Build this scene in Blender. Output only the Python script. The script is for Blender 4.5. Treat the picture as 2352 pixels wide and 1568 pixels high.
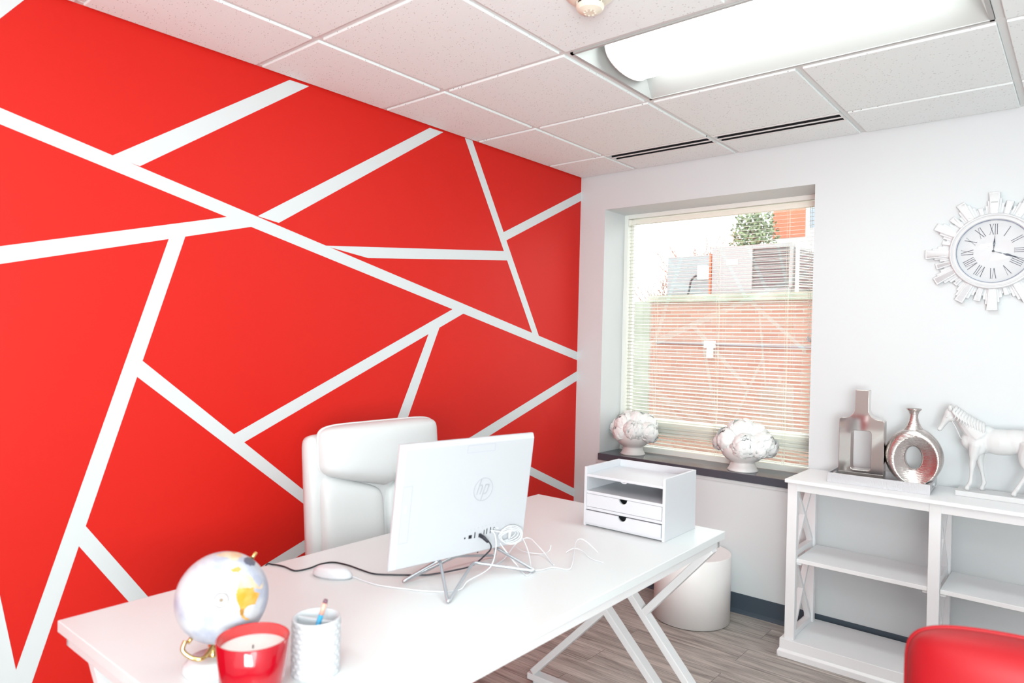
import bpy, bmesh, math, random
from mathutils import Vector, Matrix, noise
PI = math.pi
for o in list(bpy.data.objects): bpy.data.objects.remove(o)
scene = bpy.context.scene
COL = scene.collection

# ------------------------------------------------------------------ camera
def rad(d): return math.radians(d)
yaw, pit, rol = rad(40.1108), rad(-0.1032), rad(1.3672)
F = Vector((-math.sin(yaw)*math.cos(pit), math.cos(yaw)*math.cos(pit), math.sin(pit)))
Rr = Vector((math.cos(yaw), math.sin(yaw), 0)); Uu = Rr.cross(F)
R2 = Rr*math.cos(rol) + Uu*math.sin(rol); U2 = -Rr*math.sin(rol) + Uu*math.cos(rol)
cam_d = bpy.data.cameras.new('camera'); cam = bpy.data.objects.new('camera', cam_d); COL.objects.link(cam)
M = Matrix(((R2.x, U2.x, -F.x, 2.4602), (R2.y, U2.y, -F.y, -3.5562), (R2.z, U2.z, -F.z, 1.4027), (0, 0, 0, 1)))
cam.matrix_world = M
cam_d.sensor_width = 36.0; cam_d.lens = 1580.7/2352*36.0
cam_d.clip_start = 0.05; cam_d.clip_end = 200
cam_d.dof.use_dof = True; cam_d.dof.focus_distance = 3.5; cam_d.dof.aperture_fstop = 3.6
scene.camera = cam

# ------------------------------------------------------------------ world, exposure, lamps
W = bpy.data.worlds.new('overcast_sky'); scene.world = W; W.use_nodes = True
bg = W.node_tree.nodes['Background']; bg.inputs[0].default_value = (0.93, 0.96, 1.0, 1); bg.inputs[1].default_value = 2.5
scene.view_settings.view_transform = 'Standard'; scene.view_settings.look = 'None'
scene.view_settings.gamma = 1.0; scene.view_settings.use_curve_mapping = False
scene.view_settings.exposure = 0.90
LAMP = 5.8          # emission of the ceiling light lenses

def area(name, loc, tgt, sx, sy, e, col=(1, 1, 1)):
    d = bpy.data.lights.new(name, 'AREA'); d.shape = 'RECTANGLE'; d.size = sx; d.size_y = sy; d.energy = e; d.color = col
    o = bpy.data.objects.new(name, d); COL.objects.link(o); o.location = loc
    o.rotation_euler = (Vector(tgt)-Vector(loc)).to_track_quat('-Z', 'Y').to_euler(); return o
# added fill lights behind and beside the camera, standing in for a flash
area('rear_fill', (2.6, -4.95, 1.45), (1.5, -1.2, 1.9), 2.4, 1.5, 5, (0.91, 1.0, 1.0))
area('ceiling_fill', (3.1, -4.5, 1.25), (1.9, -2.6, 2.43), 0.9, 0.9, 54, (0.91, 1.0, 1.0))
area('side_fill', (3.7, -4.0, 1.3), (1.3, -0.3, 0.2), 1.1, 1.1, 17, (0.95, 1.0, 1.0))
sd_ = bpy.data.lights.new('sun', 'SUN'); sd_.energy = 2.2; sd_.angle = 0.01; sd_.color = (1, 0.97, 0.9)
so_ = bpy.data.objects.new('sun', sd_); COL.objects.link(so_); so_.rotation_euler = Vector((0.40, 0.28, 0.87)).to_track_quat('Z', 'Y').to_euler()

# ------------------------------------------------------------------ materials
def mat(name, col, rough=0.5, metal=0.0, **k):
    m = bpy.data.materials.new(name); m.use_nodes = True
    b = m.node_tree.nodes['Principled BSDF']
    b.inputs['Base Color'].default_value = (*col, 1); b.inputs['Roughness'].default_value = rough
    b.inputs['Metallic'].default_value = metal
    for kk, v in k.items():
        b.inputs[kk.replace('_', ' ')].default_value = v
    return m
def bump(m, scale=200, strength=0.1, dist=0.001, detail=2, stretch=None, kind='noise'):
    nt = m.node_tree; b = nt.nodes['Principled BSDF']
    tc = nt.nodes.new('ShaderNodeTexCoord')
    mp = nt.nodes.new('ShaderNodeMapping')
    if stretch: mp.inputs['Scale'].default_value = stretch
    n = nt.nodes.new('ShaderNodeTexNoise' if kind == 'noise' else 'ShaderNodeTexVoronoi')
    n.inputs['Scale'].default_value = scale
    if kind == 'noise': n.inputs['Detail'].default_value = detail
    bp = nt.nodes.new('ShaderNodeBump'); bp.inputs['Strength'].default_value = strength; bp.inputs['Distance'].default_value = dist
    nt.links.new(tc.outputs['Object'], mp.inputs[0]); nt.links.new(mp.outputs[0], n.inputs['Vector'])
    nt.links.new(n.outputs[0], bp.inputs['Height']); nt.links.new(bp.outputs[0], b.inputs['Normal'])
    return m
def var(m, c1, c2, scale=5, lo=0.4, hi=0.6, stretch=None, detail=3, coord='Object'):
    nt = m.node_tree; b = nt.nodes['Principled BSDF']
    tc = nt.nodes.new('ShaderNodeTexCoord'); mp = nt.nodes.new('ShaderNodeMapping')
    if stretch: mp.inputs['Scale'].default_value = stretch
    n = nt.nodes.new('ShaderNodeTexNoise'); n.inputs['Scale'].default_value = scale; n.inputs['Detail'].default_value = detail
    r = nt.nodes.new('ShaderNodeValToRGB')
    r.color_ramp.elements[0].position = lo; r.color_ramp.elements[0].color = (*c1, 1)
    r.color_ramp.elements[1].position = hi; r.color_ramp.elements[1].color = (*c2, 1)
    nt.links.new(tc.outputs[coord], mp.inputs[0]); nt.links.new(mp.outputs[0], n.inputs['Vector'])
    nt.links.new(n.outputs[0], r.inputs[0]); nt.links.new(r.outputs[0], b.inputs['Base Color'])
    return m

m_wall = bump(mat('white_wall_paint', (0.69, 0.712, 0.725), 0.6), 350, 0.08)
m_red = bump(mat('red_wall_paint', (0.63, 0.012, 0.006), 0.55, 0, Specular_IOR_Level=0.3), 420, 0.12)
m_stripe = bump(mat('white_stripe_paint', (0.66, 0.69, 0.70), 0.5), 350, 0.06)
m_grid = mat('ceiling_grid_paint', (0.72, 0.72, 0.71), 0.5)
m_trimwhite = mat('white_trim', (0.82, 0.81, 0.80), 0.4)
m_refl = mat('fixture_reflector_paint', (0.43, 0.43, 0.42), 0.5)
m_base = mat('slate_vinyl', (0.055, 0.075, 0.10), 0.45)
m_sill = mat('slate_sill', (0.075, 0.08, 0.10), 0.22)
m_white = mat('white_satin', (0.90, 0.90, 0.915), 0.35)
m_clock = mat('clock_white_lacquer', (0.70, 0.70, 0.715), 0.35)
m_org = mat('white_painted_wood', (0.585, 0.59, 0.62), 0.4)
m_shell = mat('white_computer_shell', (0.50, 0.505, 0.53), 0.35)
m_desk = mat('white_gloss_laminate', (0.68, 0.70, 0.705), 0.3, 0, Specular_IOR_Level=0.35)
m_deskm = bump(mat('white_powder_coat', (0.74, 0.73, 0.74), 0.4), 900, 0.1)
m_plastic = mat('white_plastic', (0.66, 0.67, 0.70), 0.35)
m_plastic2 = mat('pale_grey_plastic', (0.58, 0.59, 0.62), 0.35)
m_black = mat('black_plastic', (0.012, 0.012, 0.02), 0.4)
m_dark = mat('dark_gap', (0.01, 0.01, 0.012), 0.9)
m_silver = mat('brushed_silver', (0.55, 0.57, 0.60), 0.3, 0.9)
m_chrome = mat('mirror_chrome', (0.66, 0.62, 0.59), 0.06, 1.0)
m_chromeh = bump(mat('hammered_chrome', (0.66, 0.61, 0.59), 0.13, 1.0), 60, 0.9, 0.0022, 3, (0.6, 1, 5))
m_tray = bump(mat('brushed_silver_foil', (0.58, 0.58, 0.60), 0.38, 0.75), 140, 0.8, 0.001, 3, (6, 1, 1))
m_mirror = mat('mirror_glass', (0.9, 0.92, 0.94), 0.02, 1.0)
m_blackpaint = mat('navy_black_print', (0.03, 0.035, 0.07), 0.4)
m_leather = bump(mat('white_leather', (0.66, 0.665, 0.67), 0.42), 500, 0.15)
m_redlea = bump(mat('red_leather', (0.36, 0.004, 0.009), 0.5, 0, Specular_IOR_Level=0.35), 500, 0.12)
m_gold = mat('polished_gold', (0.80, 0.56, 0.22), 0.2, 1.0)
m_marble = var(mat('white_marble', (0.85, 0.85, 0.87), 0.25), (0.45, 0.46, 0.51), (0.64, 0.64, 0.66), 14, 0.36, 0.5, None, 6)
m_wax = mat('cream_wax', (0.74, 0.73, 0.71), 0.5, 0, Subsurface_Weight=0.2)
m_redglass = mat('red_glass_lacquer', (0.36, 0.0015, 0.010), 0.10, 0, Coat_Weight=0.6, Coat_Roughness=0.03)
m_redglass2 = mat('red_glass_inside', (0.60, 0.05, 0.05), 0.15)
m_ceramic = mat('blush_white_ceramic', (0.80, 0.78, 0.77), 0.35)
m_petal = mat('white_petal', (0.955, 0.965, 0.955), 0.6, 0, Subsurface_Weight=0.2)
m_petal.node_tree.nodes['Principled BSDF'].inputs['Subsurface Radius'].default_value = (0.01, 0.01, 0.01)
m_leaf = mat('green_leaf', (0.16, 0.30, 0.05), 0.5)
m_slat = mat('cream_blind_vinyl', (0.92, 0.90, 0.80), 0.35)
m_cord = mat('cream_cord', (0.80, 0.78, 0.68), 0.8)
m_frame = mat('window_frame_paint', (0.88, 0.88, 0.83), 0.4)
m_detect = mat('cream_detector_plastic', (0.80, 0.72, 0.60), 0.4)
m_plaster = bump(mat('white_plaster', (0.66, 0.66, 0.665), 0.5), 90, 0.15)
m_drum = mat('white_drum_lacquer', (0.92, 0.90, 0.89), 0.4)

# lamp lens
m_lens = bpy.data.materials.new('glowing_lens'); m_lens.use_nodes = True
nt = m_lens.node_tree; nt.nodes.clear()
em = nt.nodes.new('ShaderNodeEmission'); em.inputs[0].default_value = (0.90, 1.0, 0.985, 1); em.inputs[1].default_value = LAMP
ou = nt.nodes.new('ShaderNodeOutputMaterial'); nt.links.new(em.outputs[0], ou.inputs[0])

# window glass: clear with a Fresnel reflection
def glass(name, tint=(0.96, 0.98, 0.96), ior=2.0):
    m = bpy.data.materials.new(name); m.use_nodes = True; nt = m.node_tree; nt.nodes.clear()
    t = nt.nodes.new('ShaderNodeBsdfTransparent'); t.inputs[0].default_value = (*tint, 1)
    g = nt.nodes.new('ShaderNodeBsdfGlossy'); g.inputs['Roughness'].default_value = 0.0
    lw_ = nt.nodes.new('ShaderNodeLayerWeight'); lw_.inputs[0].default_value = 0.5
    pw_ = nt.nodes.new('ShaderNodeMath'); pw_.operation = 'POWER'; pw_.inputs[1].default_value = 5.0
    fr = nt.nodes.new('ShaderNodeMath'); fr.operation = 'MULTIPLY_ADD'; f0 = ((ior-1)/(ior+1))**2
    fr.inputs[1].default_value = 1-f0; fr.inputs[2].default_value = f0
    nt.links.new(lw_.outputs['Facing'], pw_.inputs[0]); nt.links.new(pw_.outputs[0], fr.inputs[0])
    mx = nt.nodes.new('ShaderNodeMixShader'); o = nt.nodes.new('ShaderNodeOutputMaterial')
    nt.links.new(fr.outputs[0], mx.inputs[0]); nt.links.new(t.outputs[0], mx.inputs[1]); nt.links.new(g.outputs[0], mx.inputs[2])
    nt.links.new(mx.outputs[0], o.inputs[0]); return m
m_glass = glass('window_pane_glass'); m_clockglass = glass('clock_glass', (1, 1, 1), 1.45)

# ceiling tile: pale, with small stretched fissures
m_tile = mat('fissured_ceiling_tile', (0.72, 0.68, 0.665), 0.85)
nt = m_tile.node_tree; b = nt.nodes['Principled BSDF']
tc = nt.nodes.new('ShaderNodeTexCoord'); mp = nt.nodes.new('ShaderNodeMapping'); mp.inputs['Scale'].default_value = (62, 150, 60)
mp.inputs['Rotation'].default_value = (0, 0, 0.35)
v1 = nt.nodes.new('ShaderNodeTexVoronoi'); v1.inputs['Scale'].default_value = 1.0
nz = nt.nodes.new('ShaderNodeTexNoise'); nz.inputs['Scale'].default_value = 160; nz.inputs['Detail'].default_value = 2
nz2 = nt.nodes.new('ShaderNodeTexNoise'); nz2.inputs['Scale'].default_value = 0.9
r1 = nt.nodes.new('ShaderNodeValToRGB'); r1.color_ramp.elements[0].position = 0.10; r1.color_ramp.elements[1].position = 0.20
sep = nt.nodes.new('ShaderNodeSeparateColor')
gt = nt.nodes.new('ShaderNodeMath'); gt.operation = 'GREATER_THAN'; gt.inputs[1].default_value = 0.45
inv = nt.nodes.new('ShaderNodeMath'); inv.operation = 'SUBTRACT'; inv.inputs[0].default_value = 1.0
mul = nt.nodes.new('ShaderNodeMath'); mul.operation = 'MULTIPLY'
mx = nt.nodes.new('ShaderNodeMix'); mx.data_type = 'RGBA'
mx.inputs[6].default_value = (0.86, 0.91, 0.905, 1); mx.inputs[7].default_value = (0.30, 0.26, 0.245, 1)
nt.links.new(tc.outputs['Object'], mp.inputs[0]); nt.links.new(mp.outputs[0], v1.inputs['Vector'])
nt.links.new(v1.outputs['Distance'], r1.inputs[0]); nt.links.new(v1.outputs['Color'], sep.inputs[0])
nt.links.new(sep.outputs[0], gt.inputs[0]); nt.links.new(r1.outputs[0], inv.inputs[1])
nt.links.new(inv.outputs[0], mul.inputs[0]); nt.links.new(gt.outputs[0], mul.inputs[1])
nt.links.new(mul.outputs[0], mx.inputs[0]); nt.links.new(mx.outputs[2], b.inputs['Base Color'])
nt.links.new(tc.outputs['Object'], nz.inputs['Vector'])
bp_ = nt.nodes.new('ShaderNodeBump'); bp_.inputs['Strength'].default_value = 0.25; bp_.inputs['Distance'].default_value = 0.002
nt.links.new(nz.outputs[0], bp_.inputs['Height']); nt.links.new(bp_.outputs[0], b.inputs['Normal'])

# plank floor, planks along x, 153 mm wide
m_floor = mat('grey_oak_vinyl_plank', (0.3, 0.25, 0.22), 0.42)
nt = m_floor.node_tree; b = nt.nodes['Principled BSDF']
tc = nt.nodes.new('ShaderNodeTexCoord')
mp = nt.nodes.new('ShaderNodeMapping'); mp.inputs['Location'].default_value = (-1.273+2.44, 0.094+0.1525*40, 0)
br = nt.nodes.new('ShaderNodeTexBrick'); br.offset = 0.4; br.offset_frequency = 2; br.squash = 1
br.inputs['Scale'].default_value = 1.0; br.inputs['Brick Width'].default_value = 1.22; br.inputs['Row Height'].default_value = 0.1525
br.inputs['Mortar Size'].default_value = 0.0008; br.inputs['Mortar Smooth'].default_value = 0.1; br.inputs['Bias'].default_value = 0
br.inputs['Color1'].default_value = (0.0, 0, 0, 1); br.inputs['Color2'].default_value = (1, 1, 1, 1); br.inputs['Mortar'].default_value = (0.5, 0.5, 0.5, 1)
nt.links.new(tc.outputs['Object'], mp.inputs[0]); nt.links.new(mp.outputs[0], br.inputs['Vector'])
mp2 = nt.nodes.new('ShaderNodeMapping'); mp2.inputs['Scale'].default_value = (1.6, 16, 1)
add = nt.nodes.new('ShaderNodeVectorMath'); add.operation = 'MULTIPLY_ADD'; add.inputs[1].default_value = (7.3, 3.1, 5)
nt.links.new(br.outputs['Color'], add.inputs[0]); nt.links.new(tc.outputs['Object'], add.inputs[2])
nt.links.new(add.outputs[0], mp2.inputs[0])
g1 = nt.nodes.new('ShaderNodeTexNoise'); g1.inputs['Scale'].default_value = 1.3; g1.inputs['Detail'].default_value = 8; g1.inputs['Roughness'].default_value = 0.65; g1.inputs['Distortion'].default_value = 1.1
nt.links.new(mp2.outputs[0], g1.inputs['Vector'])
mp3 = nt.nodes.new('ShaderNodeMapping'); mp3.inputs['Scale'].default_value = (4, 170, 1)
nt.links.new(add.outputs[0], mp3.inputs[0])
g2 = nt.nodes.new('ShaderNodeTexNoise'); g2.inputs['Scale'].default_value = 1.0; g2.inputs['Detail'].default_value = 4
nt.links.new(mp3.outputs[0], g2.inputs['Vector'])
cr = nt.nodes.new('ShaderNodeValToRGB'); e = cr.color_ramp.elements
e[0].position = 0.33; e[0].color = (0.15, 0.122, 0.105, 1); e[1].position = 0.68; e[1].color = (0.68, 0.62, 0.57, 1)
x_ = e.new(0.5); x_.color = (0.41, 0.365, 0.335, 1)
mixf = nt.nodes.new('ShaderNodeMath'); mixf.operation = 'MULTIPLY_ADD'; mixf.inputs[1].default_value = 0.66; 
mixf2 = nt.nodes.new('ShaderNodeMath'); mixf2.operation = 'MULTIPLY'; mixf2.inputs[1].default_value = 0.34
nt.links.new(g2.outputs[0], mixf2.inputs[0]); nt.links.new(g1.outputs[0], mixf.inputs[0]); nt.links.new(mixf2.outputs[0], mixf.inputs[2])
nt.links.new(mixf.outputs[0], cr.inputs[0])
mm = nt.nodes.new('ShaderNodeMix'); mm.data_type = 'RGBA'; mm.inputs[7].default_value = (0.05, 0.035, 0.03, 1)
nt.links.new(br.outputs['Fac'], mm.inputs[0]); nt.links.new(cr.outputs[0], mm.inputs[6]); nt.links.new(mm.outputs[2], b.inputs['Base Color'])

# brick for the building outside
m_brick = mat('red_brick', (0.5, 0.25, 0.18), 0.8)
nt = m_brick.node_tree; b = nt.nodes['Principled BSDF']
tc = nt.nodes.new('ShaderNodeTexCoord'); mp = nt.nodes.new('ShaderNodeMapping'); mp.inputs['Rotation'].default_value = (PI/2, 0, 0)
br = nt.nodes.new('ShaderNodeTexBrick'); br.inputs['Scale'].default_value = 1; br.inputs['Brick Width'].default_value = 0.17; br.inputs['Row Height'].default_value = 0.054
br.inputs['Mortar Size'].default_value = 0.006; br.inputs['Color1'].default_value = (0.27, 0.145, 0.105, 1); br.inputs['Color2'].default_value = (0.32, 0.19, 0.14, 1)
br.inputs['Mortar'].default_value = (0.29, 0.235, 0.20, 1)
nt.links.new(tc.outputs['Object'], mp.inputs[0]); nt.links.new(mp.outputs[0], br.inputs['Vector']); nt.links.new(br.outputs['Color'], b.inputs['Base Color'])

# ------------------------------------------------------------------ mesh helpers
class MB:
    def __init__(s): s.bm = bmesh.new(); s.mi = 0
    def face(s, vs):
        try:
            f = s.bm.faces.new(vs); f.material_index = s.mi; return f
        except ValueError: return None
    def box(s, x0, x1, y0, y1, z0, z1):
        v = [s.bm.verts.new((x, y, z)) for x in (x0, x1) for y in (y0, y1) for z in (z0, z1)]
        for q in ((0,1,3,2),(4,6,7,5),(0,4,5,1),(2,3,7,6),(0,2,6,4),(1,5,7,3)): s.face([v[i] for i in q])
        return s
    def bar(s, a, b, w, t, up=(0, 0, 1)):
        """rectangular bar from a to b; w = width across up x dir, t = thickness along up"""
        a = Vector(a); b = Vector(b); d = (b-a).normalized(); up = Vector(up)
        sx = d.cross(up).normalized(); uz = sx.cross(d).normalized()
        vs = []
        for p in (a, b):
            for i, j in ((-1,-1),(1,-1),(1,1),(-1,1)): vs.append(s.bm.verts.new(p + sx*(i*w/2) + uz*(j*t/2)))
        for q in ((3,2,1,0),(4,5,6,7),(0,1,5,4),(1,2,6,5),(2,3,7,6),(3,0,4,7)): s.face([vs[i] for i in q])
        return s
    def prism(s, poly, n):
        n = Vector(n); a = [s.bm.verts.new(Vector(p)) for p in poly]; b = [s.bm.verts.new(Vector(p)+n) for p in poly]
        s.face(a[::-1]); s.face(b)
        for i in range(len(a)):
            j = (i+1) % len(a); s.face([a[i], a[j], b[j], b[i]])
        return s
    def tube(s, pts, r, seg=10, closed=False, cap=True):
        pts = [Vector(p) for p in pts]; n = len(pts); rings = []
        prev = None
        for i, p in enumerate(pts):
            if closed: d = pts[(i+1) % n]-pts[i-1]
            else: d = pts[min(i+1, n-1)]-pts[max(i-1, 0)]
            d.normalize()
            if prev is None:
                u = Vector((0, 0, 1)) if abs(d.z) < 0.9 else Vector((1, 0, 0)); u = (u - d*u.dot(d)).normalized()
            else:
                u = prev - d*prev.dot(d)
                u = u.normalized() if u.length > 1e-6 else prev
            prev = u; w = d.cross(u)
            rr = r[i] if isinstance(r, (list, tuple)) else r
            rings.append([s.bm.verts.new(p + u*(rr*math.cos(2*PI*k/seg)) + w*(rr*math.sin(2*PI*k/seg))) for k in range(seg)])
        m = n if closed else n-1
        for i in range(m):
            A = rings[i]; B = rings[(i+1) % n]
            for k in range(seg): s.face([A[k], A[(k+1) % seg], B[(k+1) % seg], B[k]])
        if cap and not closed: s.face(rings[0][::-1]); s.face(rings[-1])
        return s
    def lathe(s, prof, c=(0, 0, 0), seg=48, axis=None, sx=1, sy=1):
        c = Vector(c); rings = []
        Rm = Vector((0, 0, 1)).rotation_difference(Vector(axis)).to_matrix() if axis else Matrix.Identity(3)
        for r, z in prof:
            if r < 1e-6: rings.append([s.bm.verts.new(c + Rm @ Vector((0, 0, z)))])
            else: rings.append([s.bm.verts.new(c + Rm @ Vector((sx*r*math.cos(2*PI*k/seg), sy*r*math.sin(2*PI*k/seg), z))) for k in range(seg)])
        for A, B in zip(rings[:-1], rings[1:]):
            if len(A) == 1 and len(B) == 1: continue
            for k in range(seg):
                a0 = A[k % len(A)]; a1 = A[(k+1) % len(A)]; b0 = B[k % len(B)]; b1 = B[(k+1) % len(B)]
                if len(A) == 1: s.face([a0, b1, b0])
                elif len(B) == 1: s.face([a0, a1, b0])
                else: s.face([a0, a1, b1, b0])
        return s
    def pillow(s, c, hu, hv, t, U=(0,1,0), V=(0,0,1), N=(1,0,0), n=5.0, m=5.0, q=2.0, warp=None, na=56, nr=12, back=0.35):
        c = Vector(c); U = Vector(U); V = Vector(V); N = Vector(N)
        def pt(th, rho, side):
            cu, sv = math.cos(th), math.sin(th)
            x = math.copysign(abs(cu)**(2/n), cu)*rho; y = math.copysign(abs(sv)**(2/n), sv)*rho
            h = t*(max(0, 1-rho**m))**(1/q)
            if side < 0: h = -h*back
            if warp: x, y, h = warp(x, y, h)
            return c + U*(x*hu) + V*(y*hv) + N*h
        rh = [math.sin(PI/2*i/nr) for i in range(nr+1)]
        front = [s.bm.verts.new(pt(0, 0, 1))]; backv = [s.bm.verts.new(pt(0, 0, -1))]
        fr = [[s.bm.verts.new(pt(2*PI*k/na, r, 1)) for k in range(na)] for r in rh[1:]]
        bk = [[s.bm.verts.new(pt(2*PI*k/na, r, -1)) for k in range(na)] for r in rh[1:-1]] + [fr[-1]]
        for k in range(na):
            k2 = (k+1) % na
            s.face([front[0], fr[0][k], fr[0][k2]]); s.face([backv[0], bk[0][k2], bk[0][k]])
            for i in range(len(fr)-1): s.face([fr[i][k], fr[i+1][k], fr[i+1][k2], fr[i][k2]])
            for i in range(len(bk)-1): s.face([bk[i][k2], bk[i+1][k2], bk[i+1][k], bk[i][k]])
        return s
    def build(s, name, mats, parent=None, loc=None, smooth=False, bev=0, seg=2, recalc=True, off=None):
        """loc: top-level object's origin (verts given in world coordinates are shifted); off: shift verts only"""
        sh = Vector(loc) if loc is not None else (Vector(off) if off is not None else None)
        if sh is not None:
            for v in s.bm.verts: v.co -= sh
        if recalc: bmesh.ops.recalc_face_normals(s.bm, faces=s.bm.faces)
        me = bpy.data.meshes.new(name); s.bm.to_mesh(me); s.bm.free()
        for mt in (mats if isinstance(mats, (list, tuple)) else [mats]): me.materials.append(mt)
        if smooth:
            for p in me.polygons: p.use_smooth = True
        o = bpy.data.objects.new(name, me); COL.objects.link(o)
        if parent: o.parent = parent
        if loc is not None: o.location = loc
        if bev:
            bv = o.modifiers.new('bevel', 'BEVEL'); bv.width = bev; bv.segments = seg; bv.limit_method = 'ANGLE'; bv.angle_limit = rad(40)
            bv.harden_normals = seg > 2
            if smooth is False and seg > 2:
                for p in me.polygons: p.use_smooth = True
        return o
def tag(o, label=None, cat=None, group=None, kind=None):
    if label: o['label'] = label
    if cat: o['category'] = cat
    if group: o['group'] = group
    if kind: o['kind'] = kind
    return o
def thing(name, label, cat, loc, rz=0, group=None, kind=None):
    o = bpy.data.objects.new(name, None); COL.objects.link(o); o.location = loc; o.rotation_euler = (0, 0, rz)
    o.empty_display_size = 0.05
    return tag(o, label, cat, group, kind)
def struct(name, mb, mats, parent=None, **k):
    o = mb.build(name, mats, parent, **k)
    if parent is None: o['kind'] = 'structure'
    return o
def spline(P, n=8, closed=False):
    P = [Vector(p) for p in P]; out = []; N = len(P)
    rng = range(N) if closed else range(N-1)
    for i in rng:
        g = (lambda j: P[j % N]) if closed else (lambda j: P[min(max(j, 0), N-1)])
        a, b, c, d = g(i-1), g(i), g(i+1), g(i+2)
        for k in range(n):
            t = k/n; out.append(0.5*((2*b)+(c-a)*t+(2*a-5*b+4*c-d)*t*t+(3*b-a-3*c+d)*t**3))
    if not closed: out.append(P[-1])
    return out

# ------------------------------------------------------------------ room shell
H = 2.4265; XR = 3.9; YF = -5.2; S = 0.6096; B1 = 0.397; D0 = 0.3584
WX0, WX1, WZ0, WZ1 = 0.1801, 1.3996, 0.691, 2.21
struct('floor', MB().box(-0.15, XR+0.15, YF-0.15, 0.3, -0.1, 0), m_floor)
m = MB(); m.box(-0.15, WX0, 0, 0.30, 0, 2.75).box(WX1, XR+0.15, 0, 0.30, 0, 2.75).box(WX0, WX1, 0, 0.30, 0, WZ0).box(WX0, WX1, 0, 0.30, WZ1, 2.75)
struct('wall_back', m, m_wall)
struct('wall_right', MB().box(XR, XR+0.15, YF, 0, 0, 2.75), m_wall)
struct('wall_front', MB().box(-0.15, XR+0.15, YF-0.15, YF, 0, 2.75), m_wall)

# red wall with its painted white bands (y, z) corner lists
def ext(a, b, t): return (a[0]+(b[0]-a[0])*t, a[1]+(b[1]-a[1])*t)
bands = {
 's1': [(-2.99,2.048),(0,1.339),(0,1.288),(-2.989,2.0)],
 's2': [(-2.69,1.972),(-2.047,2.4165),(-1.958,2.4175),(-2.60,1.958)],
 's3': [(-2.17,1.856),(-1.289,2.4165),(-1.199,2.4175),(-2.08,1.843)],
 's4': [(-2.982,1.643),(-2.20,1.86),(-2.15,1.824),(-2.981,1.591)],
 's5': [(-2.49,1.76),(-2.432,1.78),(-2.975,0.0),(-3.035,0.0)],
 's6': [(-2.60,1.322),(-1.50,0.40),(-1.50,0.352),(-2.62,1.271)],
 's7': [(-2.26,1.018),(-1.09,1.559),(-1.01,1.541),(-2.22,0.983)],
 's8': [(-1.24,1.478),(-1.17,1.51),(-1.50,0.77),(-1.57,0.77)],
 's9': [(-1.048,2.4265),(-0.992,2.4265),(-0.385,1.415),(-0.447,1.427)],
 's10': [(-0.745,1.982),(0,2.339),(0,2.284),(-0.73,1.936)],
 's11': [(-1.87,1.779),(-0.705,1.889),(-0.678,1.841),(-1.64,1.7515)],
 's12': [(0,1.219),(0,1.159),(-2.37,0.363),(-2.45,0.385)],
 's13': [(-0.75,0.81),(0,0.4855),(0,0.434),(-0.79,0.777)],
 's14': [(-2.76,0.803),(-2.195,0.0),(-2.26,0.0),(-2.78,0.745)],
 's16': [(-3.15,1.10),(-3.055,1.10),(-2.853,0.02),(-2.935,0.02)],
 's17': [(-3.30,1.90),(-2.905,2.4265),(-2.985,2.4265),(-3.38,1.93)],
}
bands['s1'][0] = ext((0,1.339), (-2.99,2.048), 1.3); bands['s1'][3] = ext((0,1.288), (-2.989,2.0), 1.3)
bands['s4'][0] = ext((-2.20,1.86), (-2.982,1.643), 2.2); bands['s4'][3] = ext((-2.15,1.824), (-2.981,1.591), 2.15)
m = MB(); m.box(-0.15, 0, YF, 0, 0, 2.75); m.mi = 1
for i, (k, q) in enumerate(bands.items()):
    x = 0.0004 + 0.00005*i
    m.face([m.bm.verts.new((x, y, z)) for y, z in q])
struct('wall_left', m, [m_red, m_stripe], recalc=False)

# baseboards with a coved foot
def cove(name, pts, nrm):
    m = MB(); (ax, ay), (bx, by) = pts; n = Vector(nrm)
    prof = [(0, 0.1016), (0.004, 0.1016), (0.0045, 0.02), (0.009, 0.008), (0.013, 0.002), (0.013, 0), (0, 0)]
    a = Vector((ax, ay, 0)); d = Vector((bx-ax, by-ay, 0))
    m.prism([a + n*p + Vector((0, 0, z)) for p, z in prof], d)
    struct(name, m, m_base)
cove('baseboard_back', ((0, 0), (XR, 0)), (0, -1, 0)); cove('baseboard_left', ((0, YF), (0, 0)), (1, 0, 0))
cove('baseboard_right', ((XR, YF), (XR, 0)), (-1, 0, 0)); cove('baseboard_front', ((0, YF), (XR, YF)), (0, 1, 0))

# ceiling: grid plane + tegular tiles; leave out the cells of the lights and the vents
LY1 = -D0-S; LY0 = LY1-S; LX0 = B1+S; LX1 = B1+3*S
lights = [(LX0, LY0), (LX0, LY0-4*S)]  # the second fixture is unseen, added behind the camera to brighten the room
xs = [0]+[B1+i*S for i in range(6)]+[XR]; ys = [YF]+[-D0-j*S for j in range(7, -1, -1)]+[0]
m = MB(); g = 0.013
for xa, xb in zip(xs[:-1], xs[1:]):
    for ya, yb in zip(ys[:-1], ys[1:]):
        if any(abs(xa-lx) < S*1.5 and lx-0.01 <= xa < lx+1.2 and abs(ya-ly) < 0.01 for lx, ly in lights): continue
        y0 = ya+g; y1 = yb-g
        if yb == 0 and 0 < xa < 1.4: y0 = -0.2515     # behind the slot vents
        m.box(xa+g, xb-g, y0, y1, H-0.004, H+0.02)
ceil = struct('ceiling', m, m_tile, bev=0.0025)
m = MB()
for i, x in enumerate(xs[1:-1]):
    if abs(x-(LX0+S)) < 0.01:      # the bar stops at the light fixtures
        for y0, y1 in ((YF, lights[1][1]), (lights[1][1]+S, LY0), (LY1, 0)): m.box(x-0.012, x+0.012, y0, y1, H+0.004, H+0.03)
    else: m.box(x-0.012, x+0.012, YF, 0, H+0.004, H+0.03)
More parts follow.
